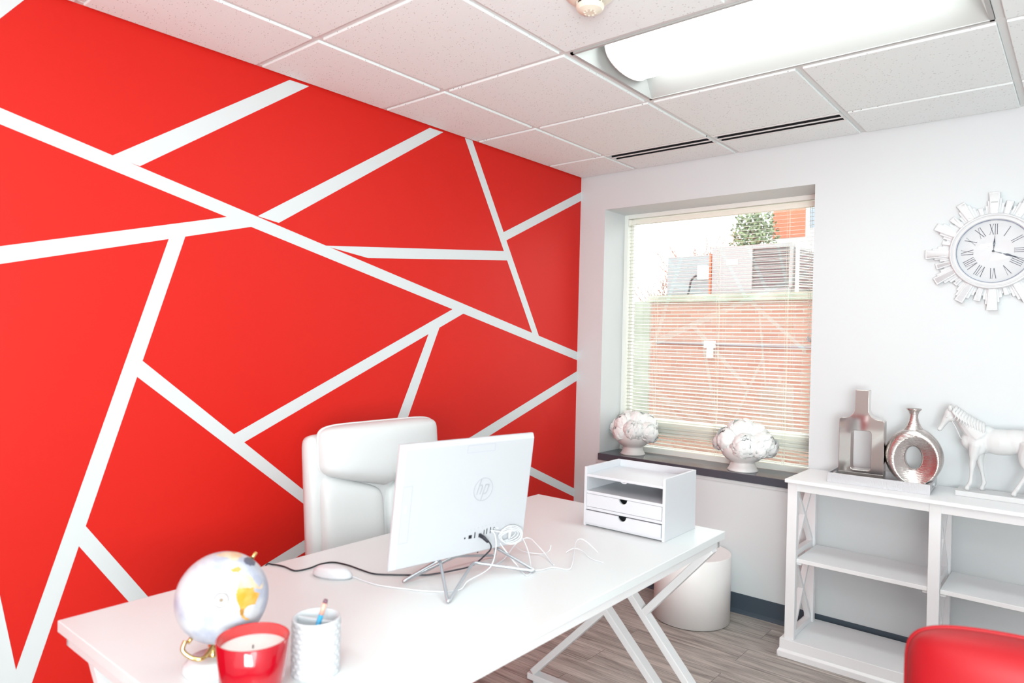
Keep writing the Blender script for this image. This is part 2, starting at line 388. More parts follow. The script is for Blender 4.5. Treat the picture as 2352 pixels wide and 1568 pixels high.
for y in ys[1:-1]:
    if abs(y+D0) < 0.01: m.box(0, B1, y-0.012, y+0.012, H+0.0035, H+0.0305).box(B1+2*S, XR, y-0.012, y+0.012, H+0.0035, H+0.0305)
    else: m.box(0, XR, y-0.012, y+0.012, H+0.0035, H+0.0305)
m.box(0, 0.02, YF, 0, H+0.0025, H+0.03).box(XR-0.02, XR, YF, 0, H+0.0025, H+0.03).box(0, XR, -0.02, 0, H+0.0025, H+0.03).box(0, XR, YF, YF+0.02, H+0.0025, H+0.03)
m.build('ceiling_grid', m_grid, ceil)
m = MB(); m.box(-0.15, XR+0.15, YF-0.15, 0.0, H+0.2, H+0.25); m.build('ceiling_deck', m_wall, ceil)

# slot vents
for k, (x0, x1, lab) in enumerate([(B1+0.013, B1+S-0.013, 'slotted air vent nearer the red wall'), (B1+S+0.013, B1+2*S-0.013, 'slotted air vent farther from the red wall')]):
    t = thing('ceiling_vent', lab+', set in the ceiling above the window', 'vent', ((x0+x1)/2, -0.305, H), 0, 'ceiling slot vents')
    m = MB()
    for ya, yb in ((-0.3715, -0.3560), (-0.3135, -0.3010), (-0.2640, -0.2525)): m.box(x0, x1, ya, yb, H-0.0065, H-0.004)
    m.box(x0, x0+0.005, -0.3560, -0.2525, H-0.006, H+0.014).box(x1-0.005, x1, -0.3560, -0.2525, H-0.006, H+0.014)
    m.build('vent_frame', m_trimwhite, t, off=t.location)
    m = MB().box(x0+0.002, x1-0.002, -0.365, -0.254, H+0.0505, H+0.06)
    for ya, yb in ((-0.3700, -0.3565), (-0.3130, -0.3015), (-0.2635, -0.2530)): m.box(x0+0.0055, x1-0.0055, ya, yb, H-0.0039, H+0.05)
    m.build('duct_backing', m_dark, t, off=t.location)
    m = MB()
    for y in (-0.334, -0.282): m.bar((x0+0.006, y, H+0.028), (x1-0.006, y, H+0.028), 0.030, 0.0015, (0, 0.5, 0.86))
    m.build('blade', m_dark, t, off=t.location)

# recessed lights
for k, (x0, y0) in enumerate(lights):
    x1, y1 = x0+2*S, y0+S; cy = y0+S/2
    t = thing('ceiling_light', ['long recessed fluorescent ceiling light with curved glowing lens', 'second recessed ceiling light, added unseen behind the camera'][k], 'light', (x0+S, cy, H))
    f = 0.014; m = MB()
    # flange
    m.box(x0+f, x0+f+0.012, y0+f, y1-f, H-0.002, H+0.01).box(x1-f-0.012, x1-f, y0+f, y1-f, H-0.002, H+0.01)
    m.box(x0+f, x1-f, y0+f, y0+f+0.012, H-0.002, H+0.01).box(x0+f, x1-f, y1-f-0.012, y1-f, H-0.002, H+0.01)
    a = f+0.012; zz = H+0.075; wy = 0.165
    V = lambda x, y, z: m.bm.verts.new((x, y, z))
    # sloped reflector panels either side of the lens and sloped ends
    for s_ in (-1, 1):
        ye = cy+s_*(S/2-a); yi = cy+s_*wy
        m.face([V(x0+a, ye, H), V(x1-a, ye, H), V(x1-a-0.03, yi, zz), V(x0+a+0.03, yi, zz)])
    for xe, xi in ((x0+a, x0+a+0.03), (x1-a, x1-a-0.03)):
        m.face([V(xe, cy-S/2+a, H), V(xe, cy+S/2-a, H), V(xi, cy+wy, zz), V(xi, cy-wy, zz)])
    m.face([V(x0+a+0.03, cy-wy, zz), V(x1-a-0.03, cy-wy, zz), V(x1-a-0.03, cy+wy, zz), V(x0+a+0.03, cy+wy, zz)])
    m.build('reflector_tray', m_refl, t, off=t.location)
    # curved lens
    m = MB(); n = 18; A = []; B = []
    xl, xr = x0+0.075, x1-0.075
    for i in range(n+1):
        th = PI*i/n; y = cy-0.155*math.cos(th); z = H+0.07-0.072*math.sin(th)**0.8
        A.append(m.bm.verts.new((xl, y, z))); B.append(m.bm.verts.new((xr, y, z)))
    for i in range(n): m.face([A[i], A[i+1], B[i+1], B[i]])
    m.face(A); m.face(B[::-1])
    m.build('lens', m_lens, t, off=t.location, smooth=False)
    for xx in (xl-0.004, xr):
        m = MB()
        pp = [Vector((xx, cy-0.16*math.cos(PI*i/n), H+0.072-0.0775*math.sin(PI*i/n)**0.8)) for i in range(n+1)]
        m.prism(pp, (0.004, 0, 0))
        m.build('lens_end_cap', m_trimwhite, t, off=t.location)

# smoke detector
c = Vector((1.32, -1.885, H-0.004))
t = thing('smoke_detector', 'round cream smoke detector hanging from a ceiling tile', 'smoke detector', c)
MB().lathe([(0, 0), (0.074, 0), (0.074, -0.008), (0.068, -0.014), (0.058, -0.022), (0.045, -0.028), (0, -0.028)]).build('base_plate', m_detect, t, smooth=True)
MB().lathe([(0, -0.026), (0.036, -0.026), (0.036, -0.04), (0, -0.04)]).build('sensing_chamber', m_black, t)
m = MB(); m.lathe([(0.028, -0.038), (0.041, -0.038), (0.041, -0.044), (0.036, -0.052), (0.02, -0.058), (0.0, -0.058), (0, -0.052), (0.028, -0.05), (0.028, -0.038)])
for k in range(8):
    a = 2*PI*k/8; m.bar((0.039*math.cos(a), 0.039*math.sin(a), -0.026), (0.039*math.cos(a), 0.039*math.sin(a), -0.04), 0.004, 0.003, (math.cos(a), math.sin(a), 0))
    m.bar((0.038*math.cos(a), 0.038*math.sin(a), -0.046), (0.014*math.cos(a), 0.014*math.sin(a), -0.06), 0.004, 0.003, (0, 0, 1))
m.build('vented_cap', m_detect, t)

# ------------------------------------------------------------------ window
win = thing('window_1', None, None, ((WX0+WX1)/2, 0.26, WZ0), kind='structure')
m = MB(); fy0, fy1 = 0.232, 0.30; fw = 0.026; z0 = 0.733
m.box(WX0, WX0+fw, fy0, fy1, z0, WZ1).box(WX1-fw, WX1, fy0, fy1, z0, WZ1).box(WX0+fw, WX1-fw, fy0, fy1, WZ1-fw, WZ1).box(WX0+fw, WX1-fw, fy0, fy1, z0, z0+0.03)
m.box(WX0+fw, WX0+fw+0.02, 0.272, 0.2995, z0+0.03, WZ1-fw).box(WX1-fw-0.035, WX1-fw, 0.272, 0.2995, z0+0.03, WZ1-fw)
m.build('window_frame', m_frame, win, off=win.location, bev=0.002)
MB().box(WX0+fw, WX1-fw, 0.272, 0.32, 0.845, 0.935).build('window_rail', m_frame, win, off=win.location, bev=0.003)
MB().box(WX0+fw, WX1-fw, 0.290, 0.291, 0.76, 2.19).build('glass_pane', m_glass, win, off=win.location)
struct('trim_1', MB().box(WX0+0.001, WX1-0.001, -0.019, 0.232, 0.692, 0.733), m_sill, bev=0.003)
m = MB(); m.box(WX0-0.02, WX1+0.02, -0.006, 0, 0.672, 0.690); struct('trim_2', m, m_wall, bev=0.002)

# blind
bx0, bx1 = WX0+fw+0.003, WX1-fw-0.003; by = 0.252
t = thing('window_blind', 'cream horizontal slatted blind lowered over the window, slats open', 'blind', ((bx0+bx1)/2, by, 0.76))
t_b = t
m = MB(); m.box(bx0, bx1, by-0.014, by+0.012, 2.147, 2.176).box(bx0-0.002, bx0+0.016, by-0.017, by+0.014, 2.143, 2.179).box(bx1-0.016, bx1+0.002, by-0.017, by+0.014, 2.143, 2.179)
m.build('head_rail', m_slat, t, off=t.location, bev=0.001)
m = MB(); z = 0.774; nsl = 0
while z < 2.142:
    tilt = rad(12)
    u = Vector((0, math.cos(tilt), math.sin(tilt)))
    c = Vector((0, by, z)); pts = []
    for i in range(5):
        s_ = (i-2)/2; pts.append(c + u*(s_*0.0115) + Vector((0, 0, 0.0014*(1-s_*s_))))
    A = [m.bm.verts.new((bx0+0.004, p.y, p.z)) for p in pts]; B = [m.bm.verts.new((bx1-0.004, p.y, p.z)) for p in pts]
    for i in range(4): m.face([A[i], A[i+1], B[i+1], B[i]])
    z += 0.0213; nsl += 1
o = m.build('slats', m_slat, t, off=t.location, smooth=True, recalc=False)
sd = o.modifiers.new('solid', 'SOLIDIFY'); sd.thickness = 0.0005
MB().box(bx0+0.002, bx1-0.002, by-0.012, by+0.012, 0.750, 0.764).build('bottom_rail', m_slat, t, off=t.location, bev=0.002)
for x in (0.407, 0.807, 1.196):
    m = MB(); m.tube([(x-0.006, by-0.0135, 0.760), (x-0.006, by-0.0135, 2.15)], 0.0007, 5).tube([(x+0.004, by-0.0135, 0.760), (x+0.004, by-0.0135, 2.15)], 0.0007, 5).tube([(x, by+0.0135, 0.760), (x, by+0.0135, 2.15)], 0.0007, 5)
    m.build('ladder_cord', m_cord, t, off=t.location)
m = MB(); m.tube([(0.265, by-0.017, 2.135), (0.265, by-0.018, 1.3)], 0.0028, 8); m.tube([(0.265, by-0.016, 2.155), (0.265, by-0.02, 2.13)], 0.0015, 6)
m.build('tilt_wand', glass('wand_plastic', (0.93, 0.93, 0.93), 1.5), t, off=t.location)
m = MB(); m.tube([(1.31, by-0.018, 2.15), (1.312, by-0.019, 1.46)], 0.0009, 6); m.tube([(1.319, by-0.018, 2.15), (1.319, by-0.019, 1.445)], 0.0009, 6)
m.build('lift_cord', m_cord, t, off=t.location)
m = MB(); m.lathe([(0, 0.0), (0.006, 0), (0.0045, 0.012), (0.0025, 0.024), (0, 0.024)], (1.312, by-0.019, 1.44), 12); m.lathe([(0, 0.0), (0.006, 0), (0.0045, 0.012), (0.0025, 0.024), (0, 0.024)], (1.322, by-0.019, 1.43), 12)
m.build('cord_tassel', m_plastic2, t, off=t.location)

# ------------------------------------------------------------------ outside
m_conc = var(mat('pale_concrete', (0.6, 0.6, 0.55), 0.85), (0.24, 0.26, 0.20), (0.32, 0.33, 0.27), 4)
m_asph = mat('asphalt', (0.3, 0.3, 0.3), 0.9)
m_galv = mat('galvanised_sheet', (0.23, 0.245, 0.255), 0.5, 0.0)
m_unit = mat('beige_metal_cabinet', (0.28, 0.265, 0.27), 0.5)
m_coil = mat('dark_condenser_coil', (0.11, 0.095, 0.10), 0.6)
m_outwhite = mat('white_cladding', (0.85, 0.85, 0.85), 0.6)
m_orange = mat('orange_cladding', (0.60, 0.13, 0.06), 0.6)
m_bluegl = mat('grey_blue_glazing', (0.25, 0.30, 0.36), 0.15)
m_twig = mat('bare_twig', (0.30, 0.19, 0.15), 0.9)
m_ever = var(mat('evergreen_leaf', (0.1, 0.15, 0.06), 0.7), (0.07, 0.12, 0.05), (0.22, 0.28, 0.14), 9)
struct('ground', MB().box(-30, 30, 0.3, 60, -0.5, -0.4), m_asph)
t = thing('brick_building', 'low red brick building with stone coping across from the window', 'building', (0.8, 5, -0.4))
MB().box(-1.68, 4.5, 4.0, 7.0, -0.4, 1.90).build('wall', m_brick, t, off=t.location)
MB().box(-1.72, 4.5, 3.96, 7.0, 1.90, 1.99).build('coping', m_conc, t, off=t.location, bev=0.01)
MB().tube([(-1.6, 3.985, 1.42), (4.4, 3.985, 1.36)], 0.012, 8).build('conduit', m_galv, t, off=t.location)
m = MB().box(-0.96, -0.84, 3.94, 4.0, 1.37, 1.45).box(-0.93, -0.87, 3.95, 4.0, 1.25, 1.37); m.build('junction_box', m_outwhite, t, off=t.location)
t = thing('concrete_wall', 'pale greenish concrete wall left of the brick building', 'wall', (-2.6, 4.3, -0.4))
MB().box(-4.5, -1.73, 4.15, 4.45, -0.4, 1.93).build('panel', m_conc, t, off=t.location)
# roof units
def unit(x0, x1, y0, y1, z1, lab):
    return thing('rooftop_unit', lab, 'air conditioner', ((x0+x1)/2, (y0+y1)/2, 1.99), 0, 'air units on the brick building roof')
Z0 = 1.99
t = unit(-1.53, -0.97, 4.1, 4.6, 2.46, 'grey sheet metal rooftop unit, left one of the three')
MB().box(-1.53, -0.97, 4.1, 4.6, Z0, 2.46).build('cabinet', m_galv, t, off=t.location, bev=0.006)
MB().box(-0.985, -0.965, 4.09, 4.12, Z0, 2.47).build('corner_post', m_orange, t, off=t.location)
MB().box(-1.10, -0.99, 4.02, 4.10, 2.17, 2.33).build('switch_box', m_outwhite, t, off=t.location, bev=0.004)
MB().tube(spline([(-1.12, 4.04, 2.22), (-1.18, 4.03, 2.16), (-1.2, 4.03, 2.06), (-1.22, 4.03, 1.99)]), 0.012, 8).build('cable', m_black, t, off=t.location)
t = unit(-0.96, -0.03, 4.1, 4.9, 2.54, 'largest rooftop unit, beige with dark louvred condenser on its right')
MB().box(-0.96, -0.48, 4.1, 4.9, Z0, 2.54).build('cabinet', m_unit, t, off=t.location, bev=0.006)
m = MB().box(-0.48, -0.05, 4.13, 4.9, Z0+0.06, 2.50); m.build('condenser_coil', m_coil, t, off=t.location)
m = MB()
for k in range(15): m.box(-0.475, -0.055, 4.118, 4.13, Z0+0.08+k*0.028, Z0+0.088+k*0.028)
m.build('louvre', m_unit, t, off=t.location)
m = MB().box(-0.48, -0.05, 4.1, 4.9, 2.50, 2.54).box(-0.48, -0.05, 4.1, 4.9, Z0, Z0+0.06).box(-0.07, -0.04, 4.094, 4.14, Z0+0.061, 2.499); m.build('housing', m_unit, t, off=t.location)
MB().box(-0.78, -0.65, 4.094, 4.1, 2.33, 2.39).build('label_plate', m_outwhite, t, off=t.location)
t = unit(0.0, 0.3, 4.1, 4.8, 2.5, 'white grilled rooftop unit, right one of the three')
m = MB()
m.box(0.0, 0.03, 4.08, 4.11, Z0, 2.50).box(0.2, 0.23, 4.3, 4.33, Z0, 2.44).bar((0.0, 4.09, 2.5), (0.22, 4.32, 2.45), 0.03, 0.03)
m.build('guard_frame', m_outwhite, t, off=t.location)
m = MB()
for k in range(16): m.bar((0.01, 4.1, Z0+0.04+k*0.029), (0.21, 4.32, Z0+0.04+k*0.027), 0.004, 0.006)
m.build('guard_wire', m_outwhite, t, off=t.location)
MB().box(0.24, 0.36, 4.25, 4.8, Z0, 2.42).build('cabinet', m_outwhite, t, off=t.location, bev=0.02)
# far building
t = thing('office_building', 'white clad building with orange panel beyond the rooftop units', 'building', (1.5, 11, -0.4))
MB().box(-2.05, 5, 9.0, 13, -0.4, 7).build('wall', m_outwhite, t, off=t.location)
MB().box(-1.99, -1.43, 8.97, 9.0, 3.35, 5.5).build('orange_panel', m_orange, t, off=t.location)
m = MB().box(-1.36, -0.3, 8.98, 9.0, 3.5, 4.4); m.build('window', m_bluegl, t, off=t.location)
m = MB().box(-1.9, 5, 8.4, 9.0, 2.6, 3.05); m.build('canopy', m_galv, t, off=t.location)
# bare shrubs and evergreen
def branch(m, p, d, L, r, depth, rnd):
    q = p + d*L
    mid = p + d*(L*0.5) + Vector((rnd.uniform(-1, 1), rnd.uniform(-1, 1), 0))*L*0.07
    m.tube([p, mid, q], [r, r*0.85, r*0.6], 5)
    if depth > 0:
        for k in range(rnd.choice((2, 3, 3))):
            nd = (d + Vector((rnd.uniform(-1, 1), rnd.uniform(-1, 1), rnd.uniform(-0.2, 0.6)))*0.55).normalized()
            branch(m, p + d*(L*rnd.uniform(0.5, 1.0)), nd, L*rnd.uniform(0.55, 0.8), r*0.62, depth-1, rnd)
spots = [(-3.7, 7.4, 2.3, 'leafless brown shrub at the far left behind the concrete wall'), (-3.05, 7.2, 3.0, 'leafless twiggy tree behind the left rooftop unit'), (-2.6, 7.3, 3.2, 'leafless reddish tree behind the middle of the rooftop units'), (-2.25, 7.5, 3.2, 'leafless tree with upright branches just left of the evergreen')]
for i, (x, y, zt, lab) in enumerate(spots):
    rnd = random.Random(i+3); m = MB()
    base = Vector((x, y, -0.4))
    t = thing('bare_tree', lab, 'tree', base, 0, 'leafless trees beyond the roof')
    hh = zt-1.2
    m.tube([base, base+Vector((0.03, 0, 0.7)), base+Vector((0, 0, hh*0.75))], [0.06, 0.05, 0.035], 7)
    for k in range(15): branch(m, base+Vector((0, 0, hh*rnd.uniform(0.55, 0.95))), Vector((rnd.uniform(-.5, .5), rnd.uniform(-.4, .4), 1)).normalized(), hh*0.46, 0.018, 3, rnd)
    m.build('branches', m_twig, t, off=base)
def leafball(m, c, R, n, s_, rnd):
    for i in range(n):
        d = Vector((rnd.gauss(0, 1), rnd.gauss(0, 1), rnd.gauss(0, 1))).normalized(); p = Vector(c) + Vector((d.x*R[0], d.y*R[1], d.z*R[2]))*rnd.uniform(0.55, 1.05)
        u = Vector((rnd.gauss(0, 1), rnd.gauss(0, 1), rnd.gauss(0, 1))).normalized(); w = u.cross(d).normalized()
        vs = [m.bm.verts.new(p + u*s_*a + w*s_*b) for a, b in ((-1, 0), (0, -.4), (1, 0), (0, .4))]; m.face(vs)
rnd = random.Random(5)
t = thing('evergreen_tree', 'dense green tree left of the orange panelled building', 'tree', (-2.05, 8.2, -0.4))
m = MB(); m.tube([(-2.05, 8.2, -0.4), (-2.05, 8.2, 3.4)], [0.1, 0.03], 8); m.build('trunk', m_twig, t, off=t.location)
m = MB(); leafball(m, (-2.0, 8.1, 2.9), (0.42, 0.4, 1.1), 3200, 0.05, rnd); m.build('foliage', m_ever, t, off=t.location, recalc=False)
t = tag(MB().build('hedge', m_twig, loc=(-4.3, 6.5, -0.4)), 'brownish winter hedge past the concrete wall', 'hedge')
bm_ = bmesh.new(); mm_ = MB(); leafball(mm_, (0, 0, 1.5), (1.3, 0.4, 1.15), 3500, 0.05, random.Random(8)); mm_.bm.to_mesh(t.data); mm_.bm.free(); bm_.free()

# ------------------------------------------------------------------ clock
cc = Vector((2.134, 0.0, 1.828))
t = thing('wall_clock', 'large white sunburst wall clock with mirrored rays and roman numerals', 'clock', cc)
def P2(r, a, y): return Vector((r*math.sin(a), y, r*math.cos(a)))
def rayq(m, r0, r1, a, w0, w1, ya, yb):
    d = Vector((math.sin(a), 0, math.cos(a))); s_ = Vector((math.cos(a), 0, -math.sin(a)))
    poly = [d*r0 - s_*w0/2, d*r1 - s_*w1/2, d*r1 + s_*w1/2, d*r0 + s_*w0/2]
    m.prism([p + Vector((0, ya, 0)) for p in poly], (0, yb-ya, 0))
big = {}
for k in range(12): big[k*30] = (0.250 if k % 3 == 0 else 0.243, 0.040 if k % 3 == 0 else 0.034)
for k in range(12): big[k*30+15] = (0.216, 0.026) if k % 2 == 0 else (0.193, 0.018)
m = MB()
rnd = random.Random(2)
for k in range(24):
    a0 = k*15
    for da, rr, yy in ((5.0, 0.225, -0.018), (8.0, 0.206, -0.014), (10.6, 0.190, -0.011)):
        rr2 = rr - (0.012 if k % 2 else 0)
        if k % 2 == 0:
            rayq(m, 0.13, rr2, rad(a0+da), 0.012, 0.014, -0.004, yy); rayq(m, 0.13, rr2-0.008, rad(a0-da), 0.012, 0.014, -0.004, yy)
m.build('plain_ray', m_clock, t, bev=0.0008)
for a, (r1, w) in big.items():
    m = MB(); rayq(m, 0.13, r1, rad(a), w*0.62, w, -0.004, -0.026 if a % 30 == 0 else -0.021)
    ry = m.build('mirrored_ray', m_clock, t, bev=0.001)
    m = MB(); yy = -0.0262 if a % 30 == 0 else -0.0212
    rayq(m, 0.150, r1-0.006, rad(a), w*0.68-0.009, w-0.011, yy, yy-0.0006); m.build('mirror', m_mirror, ry)
ax = (0, -1, 0)
MB().lathe([(0, 0.002), (0.150, 0.002), (0.160, 0.006), (0.161, 0.026), (0.157, 0.034), (0.152, 0.035), (0.149, 0.030), (0.143, 0.033), (0.137, 0.033), (0.1335, 0.028), (0.1335, 0.018), (0.0, 0.018)], (0, 0, 0), 96, ax).build('rim', m_clock, t, smooth=False, bev=0)
MB().lathe([(0.1335, 0.019), (0.1335, 0.0275), (0.1315, 0.0275), (0.1315, 0.019)], (0, 0, 0), 96, ax).build('inner_ring', mat('blue_grey_ring', (0.16, 0.2, 0.33), 0.4), t)
m_dial = mat('dial_white', (0.72, 0.72, 0.74), 0.3)
dial = MB().lathe([(0, 0.0185), (0.133, 0.0185), (0.133, 0.0195), (0, 0.0195)], (0, 0, 0), 96, ax).build('dial', m_dial, t)
# roman numerals, standing with their feet to the hub
num = ['XII', 'I', 'II', 'III', 'IIII', 'V', 'VI', 'VII', 'VIII', 'IX', 'X', 'XI']
def strokes(s_):
    out = []; x = 0
    for ch in s_:
        if ch == 'I': out.append(((x+.12, 0), (x+.12, 1), .09, True)); x += .27
        elif ch == 'V': out.append(((x+.08, 1), (x+.34, 0), .10, True)); out.append(((x+.34, 0), (x+.56, 1), .05, True)); x += .64
        elif ch == 'X': out.append(((x+.08, 1), (x+.52, 0), .10, True)); out.append(((x+.08, 0), (x+.52, 1), .05, True)); x += .62
    return out, x
for k, s_ in enumerate(num):
    st, wd = strokes(s_); a = rad(30*k); d = Vector((math.sin(a), 0, math.cos(a))); sx = Vector((math.cos(a), 0, -math.sin(a)))
    m = MB(); hgt = 0.043; rc = 0.0935; WS = 0.66
    if k in (4, 5, 6, 7, 8): pass
    for i, (p, q, w, ser) in enumerate(st):
        P = [d*(rc-hgt/2+pt[1]*hgt) + sx*((pt[0]-wd/2)*hgt*WS) + Vector((0, -0.0197-0.00003*i, 0)) for pt in (p, q)]
        dd = (P[1]-P[0]).normalized(); nn = dd.cross(Vector((0, 1, 0)))*(w*hgt/2*0.55)
        m.prism([P[0]-nn, P[0]+nn, P[1]+nn, P[1]-nn], (0, -0.0004, 0))
        for pp in P:
            m.prism([pp-sx*0.0027-d*0.0004, pp+sx*0.0027-d*0.0004, pp+sx*0.0027+d*0.0004, pp-sx*0.0027+d*0.0004], (0, -0.00045, 0))
    m.build('numeral', m_blackpaint, dial)
def hand(name, a, L, w):
    d = Vector((math.sin(a), 0, math.cos(a))); s_ = Vector((math.cos(a), 0, -math.sin(a)))
    prof = [(-0.004, .15), (0.15, .18), (0.3, .35), (0.45, 1.0), (0.6, .5), (0.8, .18), (1.0, .05)]
    pts = [d*(L*p)+s_*(w*q/2) for p, q in prof] + [d*(L*p)-s_*(w*q/2) for p, q in prof[::-1]]
    m = MB(); m.prism([p + Vector((0, -0.0225 if name == 'hour_hand' else -0.024, 0)) for p in pts], (0, -0.0008, 0))
    return m.build(name, m_blackpaint, t)
hand('hour_hand', rad(4), 0.070, 0.010); hand('minute_hand', rad(110), 0.115, 0.010)
MB().lathe([(0, 0.0195), (0.0045, 0.0195), (0.0045, 0.0265), (0, 0.0275)], (0, 0, 0), 20, ax).build('hub', m_black, t, smooth=False)
MB().lathe([(0, 0.0295), (0.1334, 0.0285), (0.1334, 0.0295), (0, 0.0305)], (0, 0, 0), 96, ax).build('glass_cover', m_clockglass, t, smooth=True)

# ------------------------------------------------------------------ bookcase (console) along the back wall
bx = 1.410
t = thing('bookcase', 'long low white open bookcase with crossed side frames against the wall', 'bookcase', (2.25, -0.2, 0))
TB = 0.807; X0 = 1.415; pitch = 0.557; pw = 0.042; yf = -0.345; yb = -0.035
nb = 3; XE = X0 + nb*pitch + pw
O = t.location
m = MB().box(X0-0.005, XE+0.005, yf-0.030, -0.008, TB-0.0165, TB); m.build('top', m_white, t, off=O, bev=0.003)
m = MB().box(X0-0.017, XE+0.017, yf-0.012, -0.012, 0.0, 0.079); m.build('plinth', m_white, t, off=O, bev=0.002)
m = MB(); m.prism([(X0-0.024, yf-0.024, 0), (X0-0.024, yf-0.024, 0.026), (X0-0.018, yf-0.013, 0.036), (X0-0.018, yf-0.013, 0)], (XE-X0+0.048, 0, 0))
m.prism([(X0-0.024, yf-0.024, 0), (X0-0.018, yf-0.024, 0.036), (X0-0.017, yf-0.024, 0)], (0, 0.34, 0)) ; m.build('plinth_moulding', m_white, t, off=O, bev=0.002)
for i in range(nb+1):
    xx = X0+i*pitch
    MB().box(xx, xx+pw, yf, yf+0.032, 0.079, TB-0.0165).build('front_post', m_white, t, off=O, bev=0.0015)
    MB().box(xx, xx+pw, yb-0.03, yb, 0.079, TB-0.0165).build('back_post', m_white, t, off=O, bev=0.0015)
    m = MB()
    xm = xx+pw/2
    for z0_, z1_ in ((0.479-0.03, 0.475), (0.079, 0.105), (0.762, 0.79)): m.box(xx+0.008, xx+pw-0.008, yf+0.03, yb-0.03, z0_, z1_)
    for za, zb in ((0.105, 0.445), (0.475, 0.762)):
        m.bar((xm, yf+0.035, za), (xm, yb-0.032, zb), 0.018, 0.026, (1, 0, 0)); m.bar((xm-0.0004, yf+0.035, zb), (xm-0.0004, yb-0.032, za), 0.018, 0.026, (1, 0, 0))
    # the bars' profile: 18 mm along x, 26 mm across
    m.build('cross_frame', m_white, t, off=O, bev=0.0015)
for i in range(nb):
    xa = X0+i*pitch+pw; xb = X0+(i+1)*pitch
    MB().box(xa-0.0005, xb+0.0005, yf+0.004, yf+0.022, TB-0.055, TB-0.0165).build('apron', m_white, t, off=O, bev=0.001)
    MB().box(xa-0.0005, xb+0.0005, yb-0.022, yb-0.004, TB-0.055, TB-0.0165).build('apron', m_white, t, off=O, bev=0.001)
    MB().box(xa+0.001, xb-0.001, yf+0.008, yb-0.002, 0.430, 0.448).build('shelf', m_white, t, off=O, bev=0.0015)
    for xp in (xa, xb-0.02): MB().box(xp, xp+0.02, yf+0.02, yf+0.045, 0.418, 0.430).build('shelf_pin', m_white, t, off=O, bev=0.001)
# ------------------------------------------------------------------ tray with vases
TR = thing('tray', 'rectangular brushed silver tray with cut out handles, on the bookcase top', 'tray', (1.7605, -0.170, TB), rad(2.6))
L2, W2, hT = 0.198, 0.118, 0.042; th = 0.008
m = MB().box(-L2+th, L2-th, -W2+th, W2-th, 0.0005, 0.008).box(-L2, L2, -W2, -W2+th, 0.0, hT).box(-L2, L2, W2-th, W2, 0.0, hT)
for s_ in (-1, 1):
    xa, xb = sorted((s_*L2, s_*(L2-th)))
    m.box(xa, xb, -W2+th, -0.035, 0.008, hT).box(xa, xb, 0.035, W2-th, 0.008, hT).box(xa, xb, -0.035, 0.035, 0.008, 0.017).box(xa, xb, -0.035, 0.035, 0.031, hT)
m.build('tray_body', m_tray, TR, bev=0.0008)
m = MB()
def frame_hole(m, outer, inner, y0, y1, bulge=None):
    """outer, inner: same-length (x,z) loops; closed ring solid between them"""
    n = len(outer); R = []
    for loop in (outer, inner):
        R.append([m.bm.verts.new((x, y0, z)) for x, z in loop]); R.append([m.bm.verts.new((x, y1, z)) for x, z in loop])
    of, ob, inf, inb = R
    for i in range(n):
        j = (i+1) % n
        m.face([of[i], of[j], inf[j], inf[i]]); m.face([ob[j], ob[i], inb[i], inb[j]])
        m.face([of[j], of[i], ob[i], ob[j]]); m.face([inf[i], inf[j], inb[j], inb[i]])
# vase 1: square flask with slot, local x from -.091 to .091
def resample(poly, n):
    P = [Vector((x, z, 0)) for x, z in poly]; L = [0]
    for i in range(len(P)): L.append(L[-1]+(P[(i+1) % len(P)]-P[i]).length)
    out = []
    for k in range(n):
        s_ = L[-1]*k/n
        for i in range(len(P)):
            if L[i] <= s_ <= L[i+1]+1e-9:
                q = P[i].lerp(P[(i+1) % len(P)], (s_-L[i])/max(L[i+1]-L[i], 1e-9)); out.append((q.x, q.y)); break
    return out
def arc(cx, cz, r, a0, a1, n=6): return [(cx+r*math.cos(rad(a0+(a1-a0)*i/n)), cz+r*math.sin(rad(a0+(a1-a0)*i/n))) for i in range(n+1)]
hw = 0.090; hs = 0.277; nh = 0.405; nw = 0.0265
right = [(hw-0.006, 0)] + [(hw, 0.006), (hw, hs-0.006), (hw-0.006, hs)] + [(nw+0.05, hs+0.001)] + arc(nw+0.045, hs+0.046, 0.045, 262, 180, 7) + [(nw, nh-0.003), (nw-0.003, nh)]
left = [(-x, z) for x, z in right[::-1]]
outer = right + left
hole_r = [(0.030, 0.060)] + arc(0.026, 0.068, 0.012, -60, 0, 3) + arc(0.026, 0.208, 0.012, 0, 90, 4)
inner_poly = arc(0.028, 0.065, 0.012, -90, 0, 4) + arc(0.028, 0.214, 0.012, 0, 90, 4) + arc(-0.028, 0.214, 0.012, 90, 180, 4) + arc(-0.028, 0.065, 0.012, 180, 270, 4)
# match inner loop to outer loop by angle about the hole centre
def ray_hit(poly, c, ang):
    d = (math.cos(ang), math.sin(ang)); best = None
    for i in range(len(poly)):
        x1, y1 = poly[i]; x2, y2 = poly[(i+1) % len(poly)]
        ex, ey = x2-x1, y2-y1; den = d[0]*ey-d[1]*ex
        if abs(den) < 1e-12: continue
        tt = ((x1-c[0])*ey-(y1-c[1])*ex)/den; uu = ((x1-c[0])*d[1]-(y1-c[1])*d[0])/den
        if tt > 0 and -1e-9 <= uu <= 1+1e-9: best = tt if best is None else max(best, tt)
    return (c[0]+d[0]*best, c[1]+d[1]*best)
hc = (0, 0.14)
inner = [ray_hit(inner_poly, hc, math.atan2(z-hc[1], x-hc[0])) for x, z in outer]
